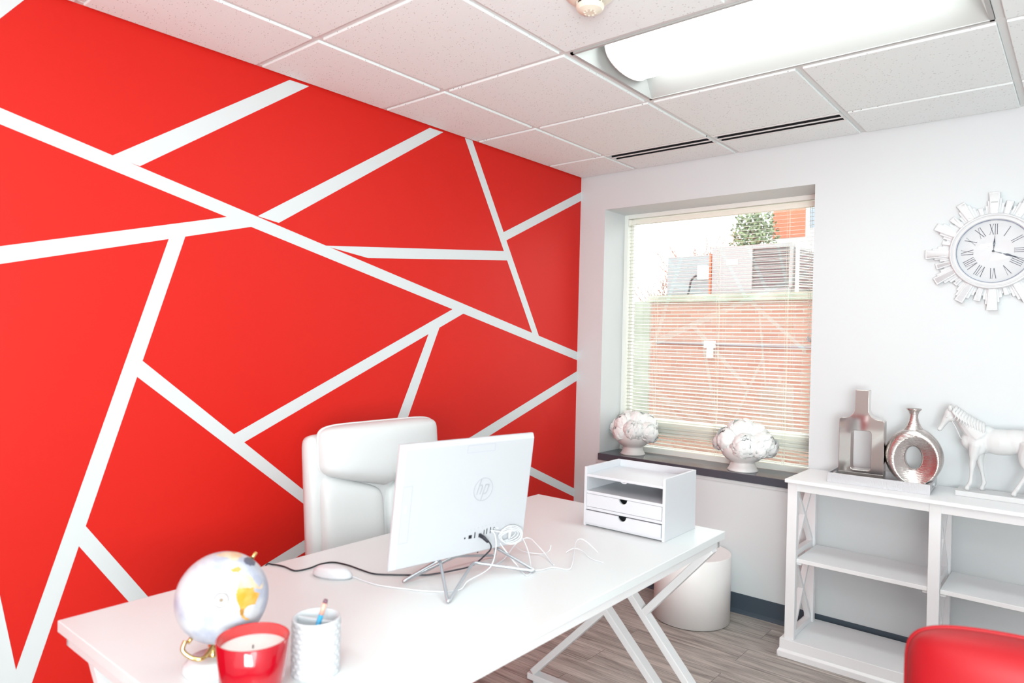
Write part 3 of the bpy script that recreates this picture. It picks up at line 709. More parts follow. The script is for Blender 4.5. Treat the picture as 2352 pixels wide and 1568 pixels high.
# refine: subdivide outer so that the slot corners stay crisp
def dens(poly, mx=0.008):
    out = []
    for i in range(len(poly)):
        a = poly[i]; b = poly[(i+1) % len(poly)]; n = max(1, int(math.hypot(b[0]-a[0], b[1]-a[1])/mx))
        for k in range(n): out.append((a[0]+(b[0]-a[0])*k/n, a[1]+(b[1]-a[1])*k/n))
    return out
outer = dens(outer)
inner = [ray_hit(inner_poly, hc, math.atan2(z-hc[1], x-hc[0])) for x, z in outer]
v1 = thing('flask_vase', 'tall square shouldered chrome vase with rectangular cut out, on the silver tray', 'vase', (1.690, -0.213, TB+0.0082), rad(3))
m = MB(); frame_hole(m, outer, inner, -0.030, 0.030)
v1b = m.build('vase_body', m_chrome, v1, bev=0.005, seg=4)
# vase 2: round gourd vase with off-centre hole and dished textured face
v2 = thing('ring_vase', 'round hammered chrome vase with oval hole and flared neck, on the silver tray', 'vase', (1.885, -0.18, TB+0.0082), rad(3))
m = MB(); NA = 72; rings = []
def outl(a):   # outline about centre (0,.145): slightly egg shaped, flattened foot
    x = math.sin(a); z = math.cos(a)
    r = 0.111 + 0.012*max(0, z)**3 - 0.0*x
    X = r*x*(1.0 if z > 0 else 1-0.10*abs(z)**1.5); Z = r*z*(1.02 if z > 0 else 1.14)
    return (X, Z)
def dish(a): return (0.010+0.078*math.sin(a), -0.012+0.098*math.cos(a))
def hole(a): return (0.000+0.031*math.sin(a), -0.002+0.049*math.cos(a))
prof = [(-1, 0.0)]
def ring(fn, y, mix=None, f=0):
    out = []
    for k in range(NA):
        a = 2*PI*k/NA; x, z = fn(a)
        if mix: x2, z2 = mix(a); x = x*(1-f)+x2*f; z = z*(1-f)+z2*f
        out.append(m.bm.verts.new((x, y, max(z+0.1285, 0.0))))
    return out
RG = []
for y, fn, mix, f in ((0.016, hole, None, 0), (-0.014, hole, None, 0), (-0.020, hole, dish, 0.15), (-0.030, hole, dish, 0.6), (-0.040, dish, None, 0), (-0.043, dish, outl, 0.12), (-0.038, dish, outl, 0.55), (-0.026, dish, outl, 0.85), (-0.010, outl, None, 0), (0.010, outl, None, 0), (0.026, dish, outl, 0.85), (0.038, dish, outl, 0.55), (0.042, dish, outl, 0.1), (0.036, hole, dish, 0.8), (0.024, hole, dish, 0.2)):
    RG.append(ring(fn, y, mix, f))
for i in range(len(RG)):
    A = RG[i]; B = RG[(i+1) % len(RG)]
    for k in range(NA): m.face([A[k], A[(k+1) % NA], B[(k+1) % NA], B[k]])
# neck
m.lathe([(0.058, 0.218), (0.042, 0.243), (0.029, 0.260), (0.020, 0.280), (0.0155, 0.300), (0.0165, 0.312), (0.022, 0.325), (0.030, 0.333), (0.029, 0.336), (0.020, 0.327), (0.012, 0.312), (0.010, 0.29)], (-0.003, 0, 0), 40, None, 1, 0.72)
m.build('vase_body', m_chromeh, v2, smooth=True)

# ------------------------------------------------------------------ horse statue
hz = TB
hp = thing('horse_statue', 'white plaster horse figurine standing on a plinth at the right of the bookcase', 'statue', (2.19, -0.142, hz))
m = MB(); m.box(2.040, 2.352, -0.199, -0.088, hz, hz+0.022); pl = m.build('plinth', m_plaster, hp, off=hp.location, bev=0.003)
m = MB(); rr = random.Random(3)
for k in range(70):
    x = rr.uniform(2.05, 2.34); y = rr.uniform(-0.185, -0.10); s_ = rr.uniform(0.006, 0.016)
    m.lathe([(0, 0.0045), (s_*0.6, 0.0035), (s_, 0)], (x, y, hz+0.0215), 8)
m.build('ground_relief', m_plaster, pl, smooth=True)
hb = MB(); OFh = Vector((2.19, 0, hz))
def taper(nodes, n=5, seg=14, sy=1.0):
    P = spline([Vector(q) for q in nodes], n)
    pts = [Vector((p[0]-2.19, p[1]*1.0, p[2]-hz)) for p in P]; rr_ = [max(p[3], 0.001) for p in P]
    e0 = (pts[0]-pts[1]).normalized(); e1 = (pts[-1]-pts[-2]).normalized()
    pts = [pts[0]+e0*rr_[0]*0.6] + pts + [pts[-1]+e1*rr_[-1]*0.6]; rr_ = [rr_[0]*0.55] + rr_ + [rr_[-1]*0.55]
    hb.tube(pts, rr_, seg)
def ell(x, y, z, a, b_, c_):
    N = 14; hb.lathe([(0, -c_)]+[(math.sin(PI*k/N), -c_*math.cos(PI*k/N)) for k in range(1, N)]+[(0, c_)], (x-2.19, y, z-hz), 20, None, a, b_)
# trunk: overlapping ellipsoids, deep chest to tucked belly, then rump
ell(2.112, 0, 1.036, 0.060, 0.040, 0.056); ell(2.185, 0, 1.037, 0.085, 0.043, 0.053); ell(2.235, 0, 1.044, 0.070, 0.040, 0.049)
ell(2.280, 0, 1.046, 0.056, 0.041, 0.052); ell(2.130, 0, 1.068, 0.045, 0.026, 0.032); ell(2.074, 0, 1.030, 0.026, 0.030, 0.032)
for s_ in (-1, 1):
    ell(2.110, s_*0.024, 1.022, 0.034, 0.020, 0.046); ell(2.280, s_*0.022, 1.022, 0.042, 0.022, 0.048)
taper([(2.115, 0, 1.050, .046), (2.085, 0, 1.082, .038), (2.058, 0, 1.116, .030), (2.034, 0, 1.142, .0235), (2.018, 0, 1.150, .019)])
ell(2.010, 0, 1.138, 0.022, 0.0165, 0.022); ell(2.014, 0, 1.120, 0.018, 0.0150, 0.018)
taper([(2.008, 0, 1.138, .0175), (1.995, 0, 1.112, .0150), (1.983, 0, 1.088, .0105), (1.974, 0, 1.072, .0100)])
ell(1.973, 0, 1.070, 0.0105, 0.0105, 0.0100)
def leg(pts): taper(pts, 5, 12)
leg([(2.106, -0.026, 1.020, 0.026), (2.100, -0.025, 0.985, 0.0205), (2.096, -0.024, 0.955, 0.0130), (2.094, -0.023, 0.935, 0.0118), (2.092, -0.023, 0.905, 0.0078), (2.090, -0.023, 0.872, 0.0076), (2.088, -0.023, 0.860, 0.0092), (2.080, -0.023, 0.846, 0.0080), (2.077, -0.023, 0.835, 0.0110)])
leg([(2.110, 0.026, 1.020, 0.026), (2.112, 0.024, 0.985, 0.0205), (2.114, 0.023, 0.955, 0.0130), (2.117, 0.022, 0.935, 0.0118), (2.123, 0.022, 0.905, 0.0078), (2.129, 0.022, 0.874, 0.0076), (2.131, 0.022, 0.861, 0.0092), (2.126, 0.022, 0.847, 0.0080), (2.123, 0.022, 0.835, 0.0110)])
leg([(2.285, -0.026, 1.030, 0.040), (2.270, -0.026, 0.995, 0.028), (2.266, -0.025, 0.968, 0.0180), (2.276, -0.024, 0.940, 0.0125), (2.276, -0.023, 0.925, 0.0112), (2.264, -0.023, 0.898, 0.0086), (2.251, -0.023, 0.872, 0.0082), (2.247, -0.023, 0.862, 0.0096), (2.238, -0.023, 0.847, 0.0082), (2.234, -0.023, 0.835, 0.0112)])
leg([(2.292, 0.026, 1.030, 0.040), (2.292, 0.025, 0.995, 0.028), (2.294, 0.024, 0.968, 0.0180), (2.312, 0.023, 0.940, 0.0125), (2.314, 0.022, 0.925, 0.0112), (2.306, 0.022, 0.898, 0.0086), (2.298, 0.022, 0.872, 0.0082), (2.296, 0.022, 0.862, 0.0096), (2.288, 0.022, 0.847, 0.0082), (2.285, 0.022, 0.835, 0.0112)])
ho = hb.build('horse_body', m_plaster, hp, smooth=True)
rm_ = ho.modifiers.new('fuse', 'REMESH'); rm_.mode = 'VOXEL'; rm_.voxel_size = 0.0026; rm_.use_smooth_shade = True
sm_ = ho.modifiers.new('soften', 'SMOOTH'); sm_.factor = 0.5; sm_.iterations = 5
m = MB(); m.tube(spline([(2.325, 0, 1.075), (2.345, 0, 1.060), (2.352, 0, 1.010), (2.347, 0, 0.950), (2.342, 0, 0.895), (2.340, 0, 0.870)], 5), [0.006+0.010*math.sin(PI*min(1, k/25*1.05))**0.7*(1 if k < 22 else 0.7) for k in range(26)], 10)
m.build('tail', m_plaster, hp, off=OFh, smooth=True)
OF = Vector((2.19, 0, hz))
m = MB()
for k in range(11):
    f = k/10; x = 2.030+f*0.095; z = 1.168-f*0.060 - 0.02*f*(1-f)
    dy = -0.012
    m.tube(spline([(x, 0.0, z), (x+0.002, -0.018, z-0.006), (x-0.006+0.01*f, -0.030, z-0.020), (x+0.004, -0.034, z-0.036), (x-0.004, -0.033, z-0.050)], 4), [0.007, 0.0072, 0.0073, 0.0074, 0.0074, 0.0072, 0.007, 0.0066, 0.0062, 0.0058, 0.0053, 0.0048, 0.004, 0.0033, 0.0025, 0.0018, 0.0010], 8)
m.build('mane', m_plaster, hp, off=OF, smooth=True)
for s_ in (-1, 1):
    m = MB(); m.lathe([(0.0072, 0), (0.0085, 0.007), (0.006, 0.016), (0.0, 0.026)], (2.012-2.19, s_*0.014, 1.152-hz), 14, (-0.15, s_*0.25, 1), 1, 0.6); m.build('ear', m_plaster, hp, smooth=True)
    m = MB(); m.lathe([(0, 0.003), (0.0032, 0.0015), (0.0045, 0)], (1.998-2.19, s_*0.0185, 1.126-hz), 12, (0, s_, 0.1)); m.build('eye', m_plaster, hp, smooth=True)
m = MB(); m.tube(spline([(2.018, -0.022, 1.112), (2.038, -0.03, 1.075), (2.050, -0.028, 1.045), (2.056, -0.01, 1.034), (2.056, 0.01, 1.034)], 5), 0.0018, 6); m.build('rein', m_plaster, hp, off=OF, smooth=True)

# ------------------------------------------------------------------ bowls and peonies on the sill
SZ = 0.733
def bowl(x, y, lab, k):
    t = thing('footed_bowl', lab, 'bowl', (x, y, SZ), 0, 'footed flower bowls on the sill')
    prof = [(0, 0), (0.078*k, 0), (0.080*k, 0.003), (0.076*k, 0.010), (0.0725*k, 0.015), (0.0725*k, 0.017), (0.069*k, 0.022), (0.066*k, 0.030), (0.061*k, 0.042), (0.061*k, 0.047), (0.083*k, 0.058), (0.104*k, 0.078), (0.114*k, 0.102), (0.1150*k, 0.120), (0.111*k, 0.128), (0.107*k, 0.126), (0.105*k, 0.110), (0.087*k, 0.080), (0.0, 0.070)]
    MB().lathe(prof, (0, 0, 0), 56).build('bowl', m_ceramic, t, smooth=True)
    m = MB()
    for k2 in range(60):
        a = rnd.uniform(0, 2*PI); r = rnd.uniform(0.02, 0.095)*k; z = rnd.uniform(0.105, 0.140)
        p = Vector((r*math.cos(a), r*math.sin(a), z)); d = Vector((math.cos(a+1), math.sin(a+1), 0.2))*0.022; w = Vector((math.cos(a), math.sin(a), 0.3))*0.01
        q = [m.bm.verts.new(p-d), m.bm.verts.new(p+w), m.bm.verts.new(p+d), m.bm.verts.new(p-w)]; m.face(q)
    m.build('greenery', m_leaf, t, recalc=False)
    return t
B1c = (0.350, 0.108); B2c = (1.035, 0.088)
bowl(*B1c, 'pale footed ceramic bowl on the window sill nearer the red wall', 0.93)
bowl(*B2c, 'pale footed ceramic bowl on the window sill nearer the bookcase', 1.0)
def peony_mesh(seed):
    rnd = random.Random(seed); m = MB(); R = 0.052
    layers = [(5, 10, 0.50, 0.9), (6, 30, 0.66, 0.95), (7, 52, 0.80, 1.0), (8, 76, 0.93, 1.05), (9, 100, 1.0, 1.0), (8, 122, 1.02, 0.9)]
    for li, (n, th, rr, wd) in enumerate(layers):
        for k in range(n):
            ph = 2*PI*(k+0.5*(li % 2))/n + rnd.uniform(-.15, .15); t0 = rad(th+rnd.uniform(-7, 7))
            hwA = rad(36+5*li)*wd; NU, NV = 6, 6; g = []
            flare = 0.05*li + rnd.uniform(-.02, .16); drop = rnd.uniform(-.12, .16)
            for j in range(NV+1):
                v = j/NV; row = []
                for i in range(NU+1):
                    u = i/NU*2-1
                    # petals start at the flower's base (polar 165 deg) and reach up to polar angle t0-30
                    tt = rad(165)*(1-v) + max(t0-rad(22)+drop, rad(3))*v
                    wv = hwA*math.sin(PI*(0.12+0.78*v))**0.7
                    rad_ = R*rr*(0.55+0.45*math.sin(PI*min(1, v*0.9))) * (1+flare*v*v*2) * (1+0.035*math.sin(u*7+k*3+li)*v) 
                    tt2 = tt + 0.22*u*u*v - 0.05*math.cos(u*9+k)*v
                    pp = ph + u*wv/max(0.35, math.sin(max(tt, 0.3)))*0.75
                    row.append(m.bm.verts.new((rad_*math.sin(tt2)*math.cos(pp), rad_*math.sin(tt2)*math.sin(pp), rad_*math.cos(tt2))))
                g.append(row)
            for j in range(NV):
                for i in range(NU): m.face([g[j][i], g[j][i+1], g[j+1][i+1], g[j+1][i]])
    me = bpy.data.meshes.new('peony'); m.bm.to_mesh(me); m.bm.free(); me.materials.append(m_petal)
    for p in me.polygons: p.use_smooth = True
    return me
pm = [peony_mesh(1), peony_mesh(7), peony_mesh(13)]
def peonies(c, lst, where, grp):
    for i, (dx, dz, dep, s_, lab) in enumerate(lst):
        # dx: sideways as seen from the room (x axis mostly), dep: toward the glass
        o = bpy.data.objects.new('peony', pm[i % 3]); COL.objects.link(o)
        o.location = (c[0]+dx*1.04, c[1]+dep*0.95, SZ+dz+0.030); o.scale = (s_, s_, s_)
        dirv = Vector((dx*1.1, dep*1.1, 0.085)).normalized()
        q = Vector((0, 0, 1)).rotation_difference(dirv); o.rotation_euler = (q.to_matrix() @ Matrix.Rotation(i*1.3, 3, 'Z')).to_euler()
        tag(o, lab+' '+where, 'flower', grp)
peonies(B1c, [(-0.112, 0.132, 0.020, 1.0, 'leftmost white peony'), (-0.045, 0.168, -0.050, 1.1, 'upper left white peony'), (-0.048, 0.118, -0.082, 0.95, 'lower front left white peony'),
    (0.040, 0.136, -0.068, 1.12, 'round front centre white peony'), (0.108, 0.122, 0.000, 1.1, 'rightmost white peony'), (0.035, 0.192, 0.000, 1.1, 'topmost white peony'), (-0.045, 0.180, 0.045, 1.0, 'rear left white peony'), (0.078, 0.165, 0.060, 1.05, 'rear right white peony')],
    'in the bowl nearer the red wall', 'peonies in the bowl nearer the red wall')
peonies(B2c, [(-0.128, 0.118, 0.030, 0.95, 'leftmost drooping white peony'), (-0.065, 0.150, -0.055, 1.25, 'large front left white peony'), (0.038, 0.128, -0.085, 1.2, 'large front centre white peony'),
    (0.122, 0.130, 0.000, 1.2, 'rightmost white peony'), (-0.010, 0.200, 0.000, 1.25, 'topmost white peony'), (0.070, 0.180, 0.040, 1.1, 'upper right rear white peony'), (-0.065, 0.172, 0.065, 1.05, 'upper left rear white peony'), (0.115, 0.108, -0.058, 0.85, 'small lower right white peony')],
    'in the bowl nearer the bookcase', 'peonies in the bowl nearer the bookcase')

# ------------------------------------------------------------------ drum table
t = thing('drum_table', 'plain white cylindrical drum side table on the floor under the window', 'side table', (0.905, -0.222, 0))
MB().lathe([(0.184, 0.004), (0.1915, 0.004), (0.1915, 0.336), (0.189, 0.3385)], (0, 0, 0), 96).build('drum', m_drum, t, smooth=False)
MB().lathe([(0, 0.334), (0.1905, 0.334), (0.1905, 0.339), (0.189, 0.3405), (0, 0.3405)], (0, 0, 0), 96).build('drum_top', m_drum, t)
MB().lathe([(0, 0), (0.184, 0), (0.184, 0.005), (0, 0.005)], (0, 0, 0), 96).build('foot_ring', m_black, t)
for o in t.children:
    for p in o.data.polygons: p.use_smooth = abs(p.normal.z) < 0.5

# ------------------------------------------------------------------ desk
DZ = 0.754; DR = rad(0.9663); DO = (0.7079, -3.0264, 0)
t = thing('desk', 'long white desk with crossed metal leg frames in front of the red wall', 'desk', DO, DR)
DW, DL = 0.8168, 1.7839
MB().box(0, DW, 0, DL, DZ-0.026, DZ).build('tabletop', m_desk, t, bev=0.002, seg=3)
m = MB(); ins = 0.014; za, zb = 0.698, DZ-0.0262
m.box(ins, DW-ins, ins, ins+0.02, za, zb).box(ins, DW-ins, DL-ins-0.02, DL-ins, za, zb).box(ins, ins+0.02, ins, DL-ins, za, zb-0.0002).box(DW-ins-0.02, DW-ins, ins, DL-ins, za, zb-0.0002)
m.build('apron_frame', m_deskm, t, bev=0.0015)
for b_ in (0.055, 1.717):
    m = MB(); t_in = 0.026; dp = 0.045; U_ = (0, 1, 0)
    nb_ = [0]
    def br_(a, c): nb_[0] += 1; m.bar((a[0], b_, a[1]), (c[0], b_, c[1]), t_in, dp-0.0006*nb_[0], U_)
    a3, c3 = (0.075, 0.704), (0.725, 0.045); a2, c2 = (0.280, 0.704), (0.885, 0.045)
    br_(a3, c3); br_(a2, c2)
    br_((0.052, 0.045), (0.386, 0.390)); br_((0.800, 0.704), (0.548, 0.418))
    m.bar((0.030, b_, 0.0265), (0.900, b_, 0.0265), dp+0.0005, 0.026, (0, 0, 1))
    m.build('leg_frame', m_deskm, t, bev=0.0025)
    for fx in (0.06, 0.87):
        MB().lathe([(0, 0), (0.013, 0), (0.013, 0.008), (0.008, 0.014), (0, 0.014)], (fx, b_, 0), 20).build('levelling_foot', m_plastic, t)

# ------------------------------------------------------------------ desk organiser
t = thing('desk_organiser', 'white wooden desk organiser with open slot above two drawers', 'organiser', (1.0905, -1.513, DZ), rad(0.9))
w, d, h = 0.3145, 0.236, 0.207; s_ = 0.010
m = MB().box(0, s_, 0, d, 0, h).box(w-s_, w, 0, d, 0, h).box(s_, w-s_, d-0.006, d, 0, h)
m.box(s_, w-s_, 0.0015, d-0.006, 0.173, 0.182).box(s_, w-s_, 0.0015, d-0.006, 0.114, 0.124).box(s_, w-s_, 0.0015, d-0.006, 0.0575, 0.0675).box(s_, w-s_, 0.0015, d-0.006, 0.004, 0.012)
m.build('carcass', m_org, t, bev=0.0012)
MB().tube([(w/2-0.01, 0.003, 0.1735), (w/2-0.003, 0.003, 0.1700), (w/2+0.006, 0.003, 0.1700), (w/2+0.012, 0.003, 0.1735)], 0.0022, 8).build('stop_tab', m_org, t)
def drawer(z0_, z1_, push):
    m = MB(); cx = w/2-0.0; R_ = 0.0165; n = 12
    x0_, x1_ = s_+0.0015, w-s_-0.0015
    top = [(cx-R_*math.cos(PI*i/n), z1_-R_*0.95*math.sin(PI*i/n)) for i in range(n+1)]
    poly = [(x0_, z0_), (x1_, z0_), (x1_, z1_)] + [(x, z) for x, z in top[::-1]] + [(x0_, z1_)]
    # triangulate safely as strips: bottom edge points under each top point
    xs_ = [x0_, cx-R_] + [p[0] for p in top[1:-1]] + [cx+R_, x1_]; zs_ = [z1_, z1_] + [p[1] for p in top[1:-1]] + [z1_, z1_]
    for ya, yb in ((push, push+0.008),):
        A = [m.bm.verts.new((x, ya, z)) for x, z in zip(xs_, zs_)]; Bq = [m.bm.verts.new((x, ya, z0_)) for x in xs_]
        A2 = [m.bm.verts.new((x, yb, z)) for x, z in zip(xs_, zs_)]; B2 = [m.bm.verts.new((x, yb, z0_)) for x in xs_]
        for i in range(len(xs_)-1):
            m.face([A[i], A[i+1], Bq[i+1], Bq[i]]); m.face([A2[i+1], A2[i], B2[i], B2[i+1]]); m.face([A[i+1], A[i], A2[i], A2[i+1]]); m.face([Bq[i], Bq[i+1], B2[i+1], B2[i]])
        m.face([A[0], Bq[0], B2[0], A2[0]]); m.face([A[-1], A2[-1], B2[-1], Bq[-1]])
    m.box(x0_+0.001, x0_+0.006, push+0.008, d-0.012, z0_+0.001, z1_-0.006).box(x1_-0.006, x1_-0.001, push+0.008, d-0.012, z0_+0.001, z1_-0.006).box(x0_+0.006, x1_-0.006, push+0.008, d-0.012, z0_+0.001, z0_+0.004)
    return m.build('drawer', m_org, t)
drawer(0.069, 0.1135, 0.0005)
drawer(0.0125, 0.0555, -0.004)

# ------------------------------------------------------------------ all-in-one computer
w_, h_ = 0.45, 0.335; ya_, ti_ = 0.17, 0.138
mon = thing('all_in_one_computer', 'white all in one computer seen from the back, standing on silver wire legs', 'computer', (1.134, -2.183, DZ))
ux = Vector((math.sin(ya_), math.cos(ya_), 0)); nn = Vector((math.cos(ya_), -math.sin(ya_), 0))
upv = Vector((0, 0, 1))*math.cos(ti_) + nn*math.sin(ti_); out = ux.cross(upv).normalized()   # out points to the viewer side
def MP(u, v, o_=0): return Vector((0, 0, 0.047)) + ux*u + upv*v + out*o_
m = MB()
def slab(m, hu, v0, v1, o0, o1, ch=0.0):
    q = [m.bm.verts.new(MP(u, v, o0)) for u, v in ((-hu, v0), (hu, v0), (hu, v1), (-hu, v1))]
    q2 = [m.bm.verts.new(MP(u, v, o1)) for u, v in ((-hu+ch, v0+ch), (hu-ch, v0+ch), (hu-ch, v1-ch), (-hu+ch, v1-ch))]
    m.face(q[::-1]); m.face(q2)
    for i in range(4): m.face([q[i], q[(i+1) % 4], q2[(i+1) % 4], q2[i]])
slab(m, w_/2, 0, h_, -0.012, -0.003); slab(m, w_/2-0.0005, 0.0005, h_-0.0005, -0.0029, 0.012, 0.009)
m.build('back_shell', m_shell, mon, bev=0.002, seg=3)
m = MB(); slab(m, w_/2-0.003, 0.003, h_-0.003, -0.0135, -0.0121); m.build('screen', mat('black_screen', (0.01, 0.01, 0.012), 0.08), mon)
def plate(name, u0, u1, v0, v1, mt, o0=0.0121, o1=0.0126, par=None):
    m = MB(); P = [MP(u, v, o0) for u, v in ((u0, v0), (u1, v0), (u1, v1), (u0, v1))]; m.prism(P, out*(o1-o0)); return m.build(name, mt, par or mon)
m_line = mat('shell_seam', (0.42, 0.43, 0.50), 0.5)
# camera door and optical drive outlines, as fine seams
def outline(name, u0, u1, v0, v1):
    m = MB(); w2 = 0.0007
    for a, b_ in (((u0, v0), (u1, v0)), ((u1, v0), (u1, v1)), ((u1, v1), (u0, v1)), ((u0, v1), (u0, v0))):
        d_ = Vector((b_[0]-a[0], b_[1]-a[1])).normalized(); p_ = Vector((-d_.y, d_.x))*w2
        m.prism([MP(a[0]-p_.x, a[1]-p_.y, 0.0119), MP(b_[0]-p_.x, b_[1]-p_.y, 0.0119), MP(b_[0]+p_.x, b_[1]+p_.y, 0.0119), MP(a[0]+p_.x, a[1]+p_.y, 0.0119)], out*0.0003)
    return m.build(name, m_line, mon)
outline('camera_cover', -0.022, 0.072, 0.300, 0.320); od = outline('optical_drive', -0.213, -0.186, 0.078, 0.228)
plate('drive_button', -0.205, -0.198, 0.158, 0.178, m_plastic2, 0.0119, 0.0124)
# logo: ring with slanted lower-case h and p
lg = mat('embossed_grey_logo', (0.40, 0.405, 0.44), 0.35)
m = MB(); lc = (0.046, 0.191); R_ = 0.0335; n = 64
ra = []; rb = []
for rr_, o_ in ((R_, 0.0120), (R_, 0.0128), (R_-0.0022, 0.0128), (R_-0.0022, 0.0120)):
    ra.append([m.bm.verts.new(MP(lc[0]+rr_*math.cos(2*PI*k/n), lc[1]+rr_*math.sin(2*PI*k/n), o_)) for k in range(n)])
for i in range(3):
    for k in range(n): m.face([ra[i][k], ra[i][(k+1) % n], ra[i+1][(k+1) % n], ra[i+1][k]])
def lstroke(pts, wd):
    sh = 0.30
    for a, b_ in zip(pts[:-1], pts[1:]):
        A = Vector((a[0]+a[1]*sh, a[1])); B_ = Vector((b_[0]+b_[1]*sh, b_[1])); d_ = (B_-A).normalized(); A = A-d_*wd*0.15; B_ = B_+d_*wd*0.15; p_ = Vector((-d_.y, d_.x))*wd/2
        m.prism([MP(lc[0]+q.x, lc[1]+q.y, 0.0121) for q in (A-p_, B_-p_, B_+p_, A+p_)], out*0.0006)
lw = 0.0036
lstroke([(-0.0180, -0.0125), (-0.0180, 0.030)], lw); lstroke([(-0.0175, 0.0125), (-0.0095, 0.0125), (-0.0065, 0.009), (-0.0065, -0.0125)], lw)
lstroke([(0.0035, -0.031), (0.0035, 0.0125)], lw); lstroke([(0.0040, 0.0125), (0.0130, 0.0125), (0.0160, 0.009), (0.0160, -0.008), (0.0130, -0.0122), (0.0040, -0.0122)], lw)
m.build('logo', lg, mon)
for (u, v, a, b_) in ((0.0, 0.057, .0022, .0025), (0.018, 0.058, .0055, .0050), (0.034, 0.0605, .0016, .0085), (0.066, 0.064, .0012, .0065), (0.0755, 0.065, .0014, .0080), (0.088, 0.066, .0014, .0090), (0.101, 0.069, .0020, .0040), (0.052, 0.057, .0045, .0055)):
    plate('port', u-a/1.0, u+a/1.0, v-b_, v+b_, m_black)
plate('lock_slot', 0.048, 0.053, 0.006, 0.0085, m_black)
for k in range(9): plate('port_mark', 0.004+k*0.013, 0.0065+k*0.013, 0.0765+k*0.0009, 0.0785+k*0.0009, m_line)
# wire stand
Om = Vector((1.134, -2.183, DZ)); zf = 0.0045
A1 = MP(-0.065, 0.003, -0.004); A2 = MP(0.125, 0.003, -0.004)
Fp = Vector((1.272, -2.365, DZ+zf))-Om; Rp = Vector((1.287, -2.032, DZ+zf))-Om; Lp = Vector((1.083, -2.352, DZ+zf))-Om; Bp = Vector((1.108, -2.003, DZ+zf))-Om
P1 = Vector((1.158, -2.155, DZ+0.030))-Om; P2_ = Vector((1.085, -2.150, DZ+0.030))-Om
def rounded(P, r=0.018, n=6):
    out_ = []; N = len(P)
    for i in range(N):
        p = P[i]; a = (P[i-1]-p); b_ = (P[(i+1) % N]-p); ra_ = min(r, a.length*0.4, b_.length*0.4)
        s0 = p+a.normalized()*ra_; s1 = p+b_.normalized()*ra_
        for k in range(n+1):
            tt = k/n; out_.append(s0*(1-tt)**2 + p*2*tt*(1-tt) + s1*tt*tt)
    return out_
MB().tube(rounded([A1, Fp, P1, Rp, A2, Bp, P2_, Lp]), 0.0042, 10, closed=True).build('wire_stand', m_silver, mon, smooth=True)
# ------------------------------------------------------------------ cables
def cable(pts, r, mt, lab, cat='cable', name='cable', n=8):
    pts = spline(pts, n); o = MB().tube(pts, r, 8).build(name, mt, loc=tuple(pts[0]), smooth=True); return tag(o, lab, cat)
Wp = lambda u, v, o_: tuple(Om+MP(u, v, o_))
dz = DZ+0.0024
bk = [Wp(0.052, 0.057, 0.022), Wp(0.058, 0.050, 0.048), Wp(0.064, 0.034, 0.052), Wp(0.060, 0.012, 0.040), (1.150, -2.150, DZ+0.018), (1.125, -2.20, DZ+0.010), (1.085, -2.255, dz), (1.040, -2.300, dz), (1.016, -2.322, dz), (0.975, -2.352, dz), (0.924, -2.357, dz), (0.865, -2.358, dz), (0.815, -2.372, dz), (0.802, -2.406, dz), (0.810, -2.450, dz), (0.800, -2.486, dz), (0.75, -2.488, dz), (0.712, -2.500, dz), (0.690, -2.510, DZ-0.005), (0.680, -2.515, DZ-0.08), (0.68, -2.52, 0.45), (0.675, -2.52, 0.02), (0.40, -2.6, 0.006)]
pc = cable(bk, 0.0022, m_black, 'black power cable from the computer across the desk and over its back edge', 'cable', 'power_cable')
m = MB(); m.tube([Om+MP(0.052, 0.057, 0.0128), Om+MP(0.0525, 0.0565, 0.030), Om+MP(0.056, 0.050, 0.046)], [0.0055, 0.0055, 0.0042], 12); m.build('plug', m_black, pc, off=pc.location)
mouse_c = [(0.957, -2.412, DZ+0.006), (1.0, -2.405, dz), (1.051, -2.399, dz), (1.109, -2.374, dz), (1.182, -2.335, dz), (1.225, -2.28, dz), (1.215, -2.235, DZ+0.012), Wp(0.06, -0.02, 0.06), Wp(0.075, 0.03, 0.06), Wp(0.088, 0.060, 0.035), Wp(0.088, 0.066, 0.0135)]
mc = cable(mouse_c, 0.0016, m_plastic, 'thin white mouse cord looping up to the computer ports', 'cable', 'mouse_cord')
cA = [(1.135, -2.049, .84), (1.168, -2.056, .82), (1.196, -2.049, .79), (1.226, -2.048, .768), (1.252, -2.055, dz), (1.283, -2.071, dz), (1.27, -2.037, dz), (1.231, -1.993, .77), (1.194, -1.962, .79), (1.162, -1.947, .81), (1.152, -1.969, .83), (1.160, -2.001, .845), Wp(0.110, 0.069, 0.0135)]
cable([Wp(0.101, 0.069, 0.0135)]+cA[0:], 0.0018, m_plastic, 'white cable making the big loop over the right stand foot')
cable([(1.162, -2.071, dz), (1.149, -2.021, dz), (1.139, -1.983, .765), (1.128, -1.938, .78), (1.127, -1.898, .79), (1.139, -1.879, .79), (1.176, -1.89, .78), (1.219, -1.905, .765), (1.264, -1.935, dz), (1.283, -1.947, dz)], 0.0018, m_plastic, 'white cable arching up behind the computer, left of the lone right arch')
cable([(1.262, -2.030, dz), (1.283, -2.008, dz), (1.294, -1.966, dz), (1.336, -1.95, dz), (1.331, -1.924, .765), (1.289, -1.854, .775), (1.253, -1.794, .785), (1.246, -1.756, .785), (1.267, -1.747, .775), (1.31, -1.756, dz)], 0.0015, m_plastic, 'white cable rising in a tall arch nearest the organiser')
cable([(1.239, -1.826, dz), (1.245, -1.796, .763), (1.276, -1.793, .763), (1.327, -1.821, dz), (1.374, -1.827, dz)], 0.0013, m_plastic, 'short thin white cable end lying nearest the desk front edge')
cable([(1.094, -1.91, .77), (1.112, -1.913, .765), (1.145, -1.919, dz+0.004), (1.179, -1.913, dz+0.004), (1.198, -1.887, dz), (1.219, -1.886, .77), (1.23, -1.891, .79)], 0.0014, m_plastic, 'white cable curling flat with an upturned end, beside the arching cable')
m = MB()
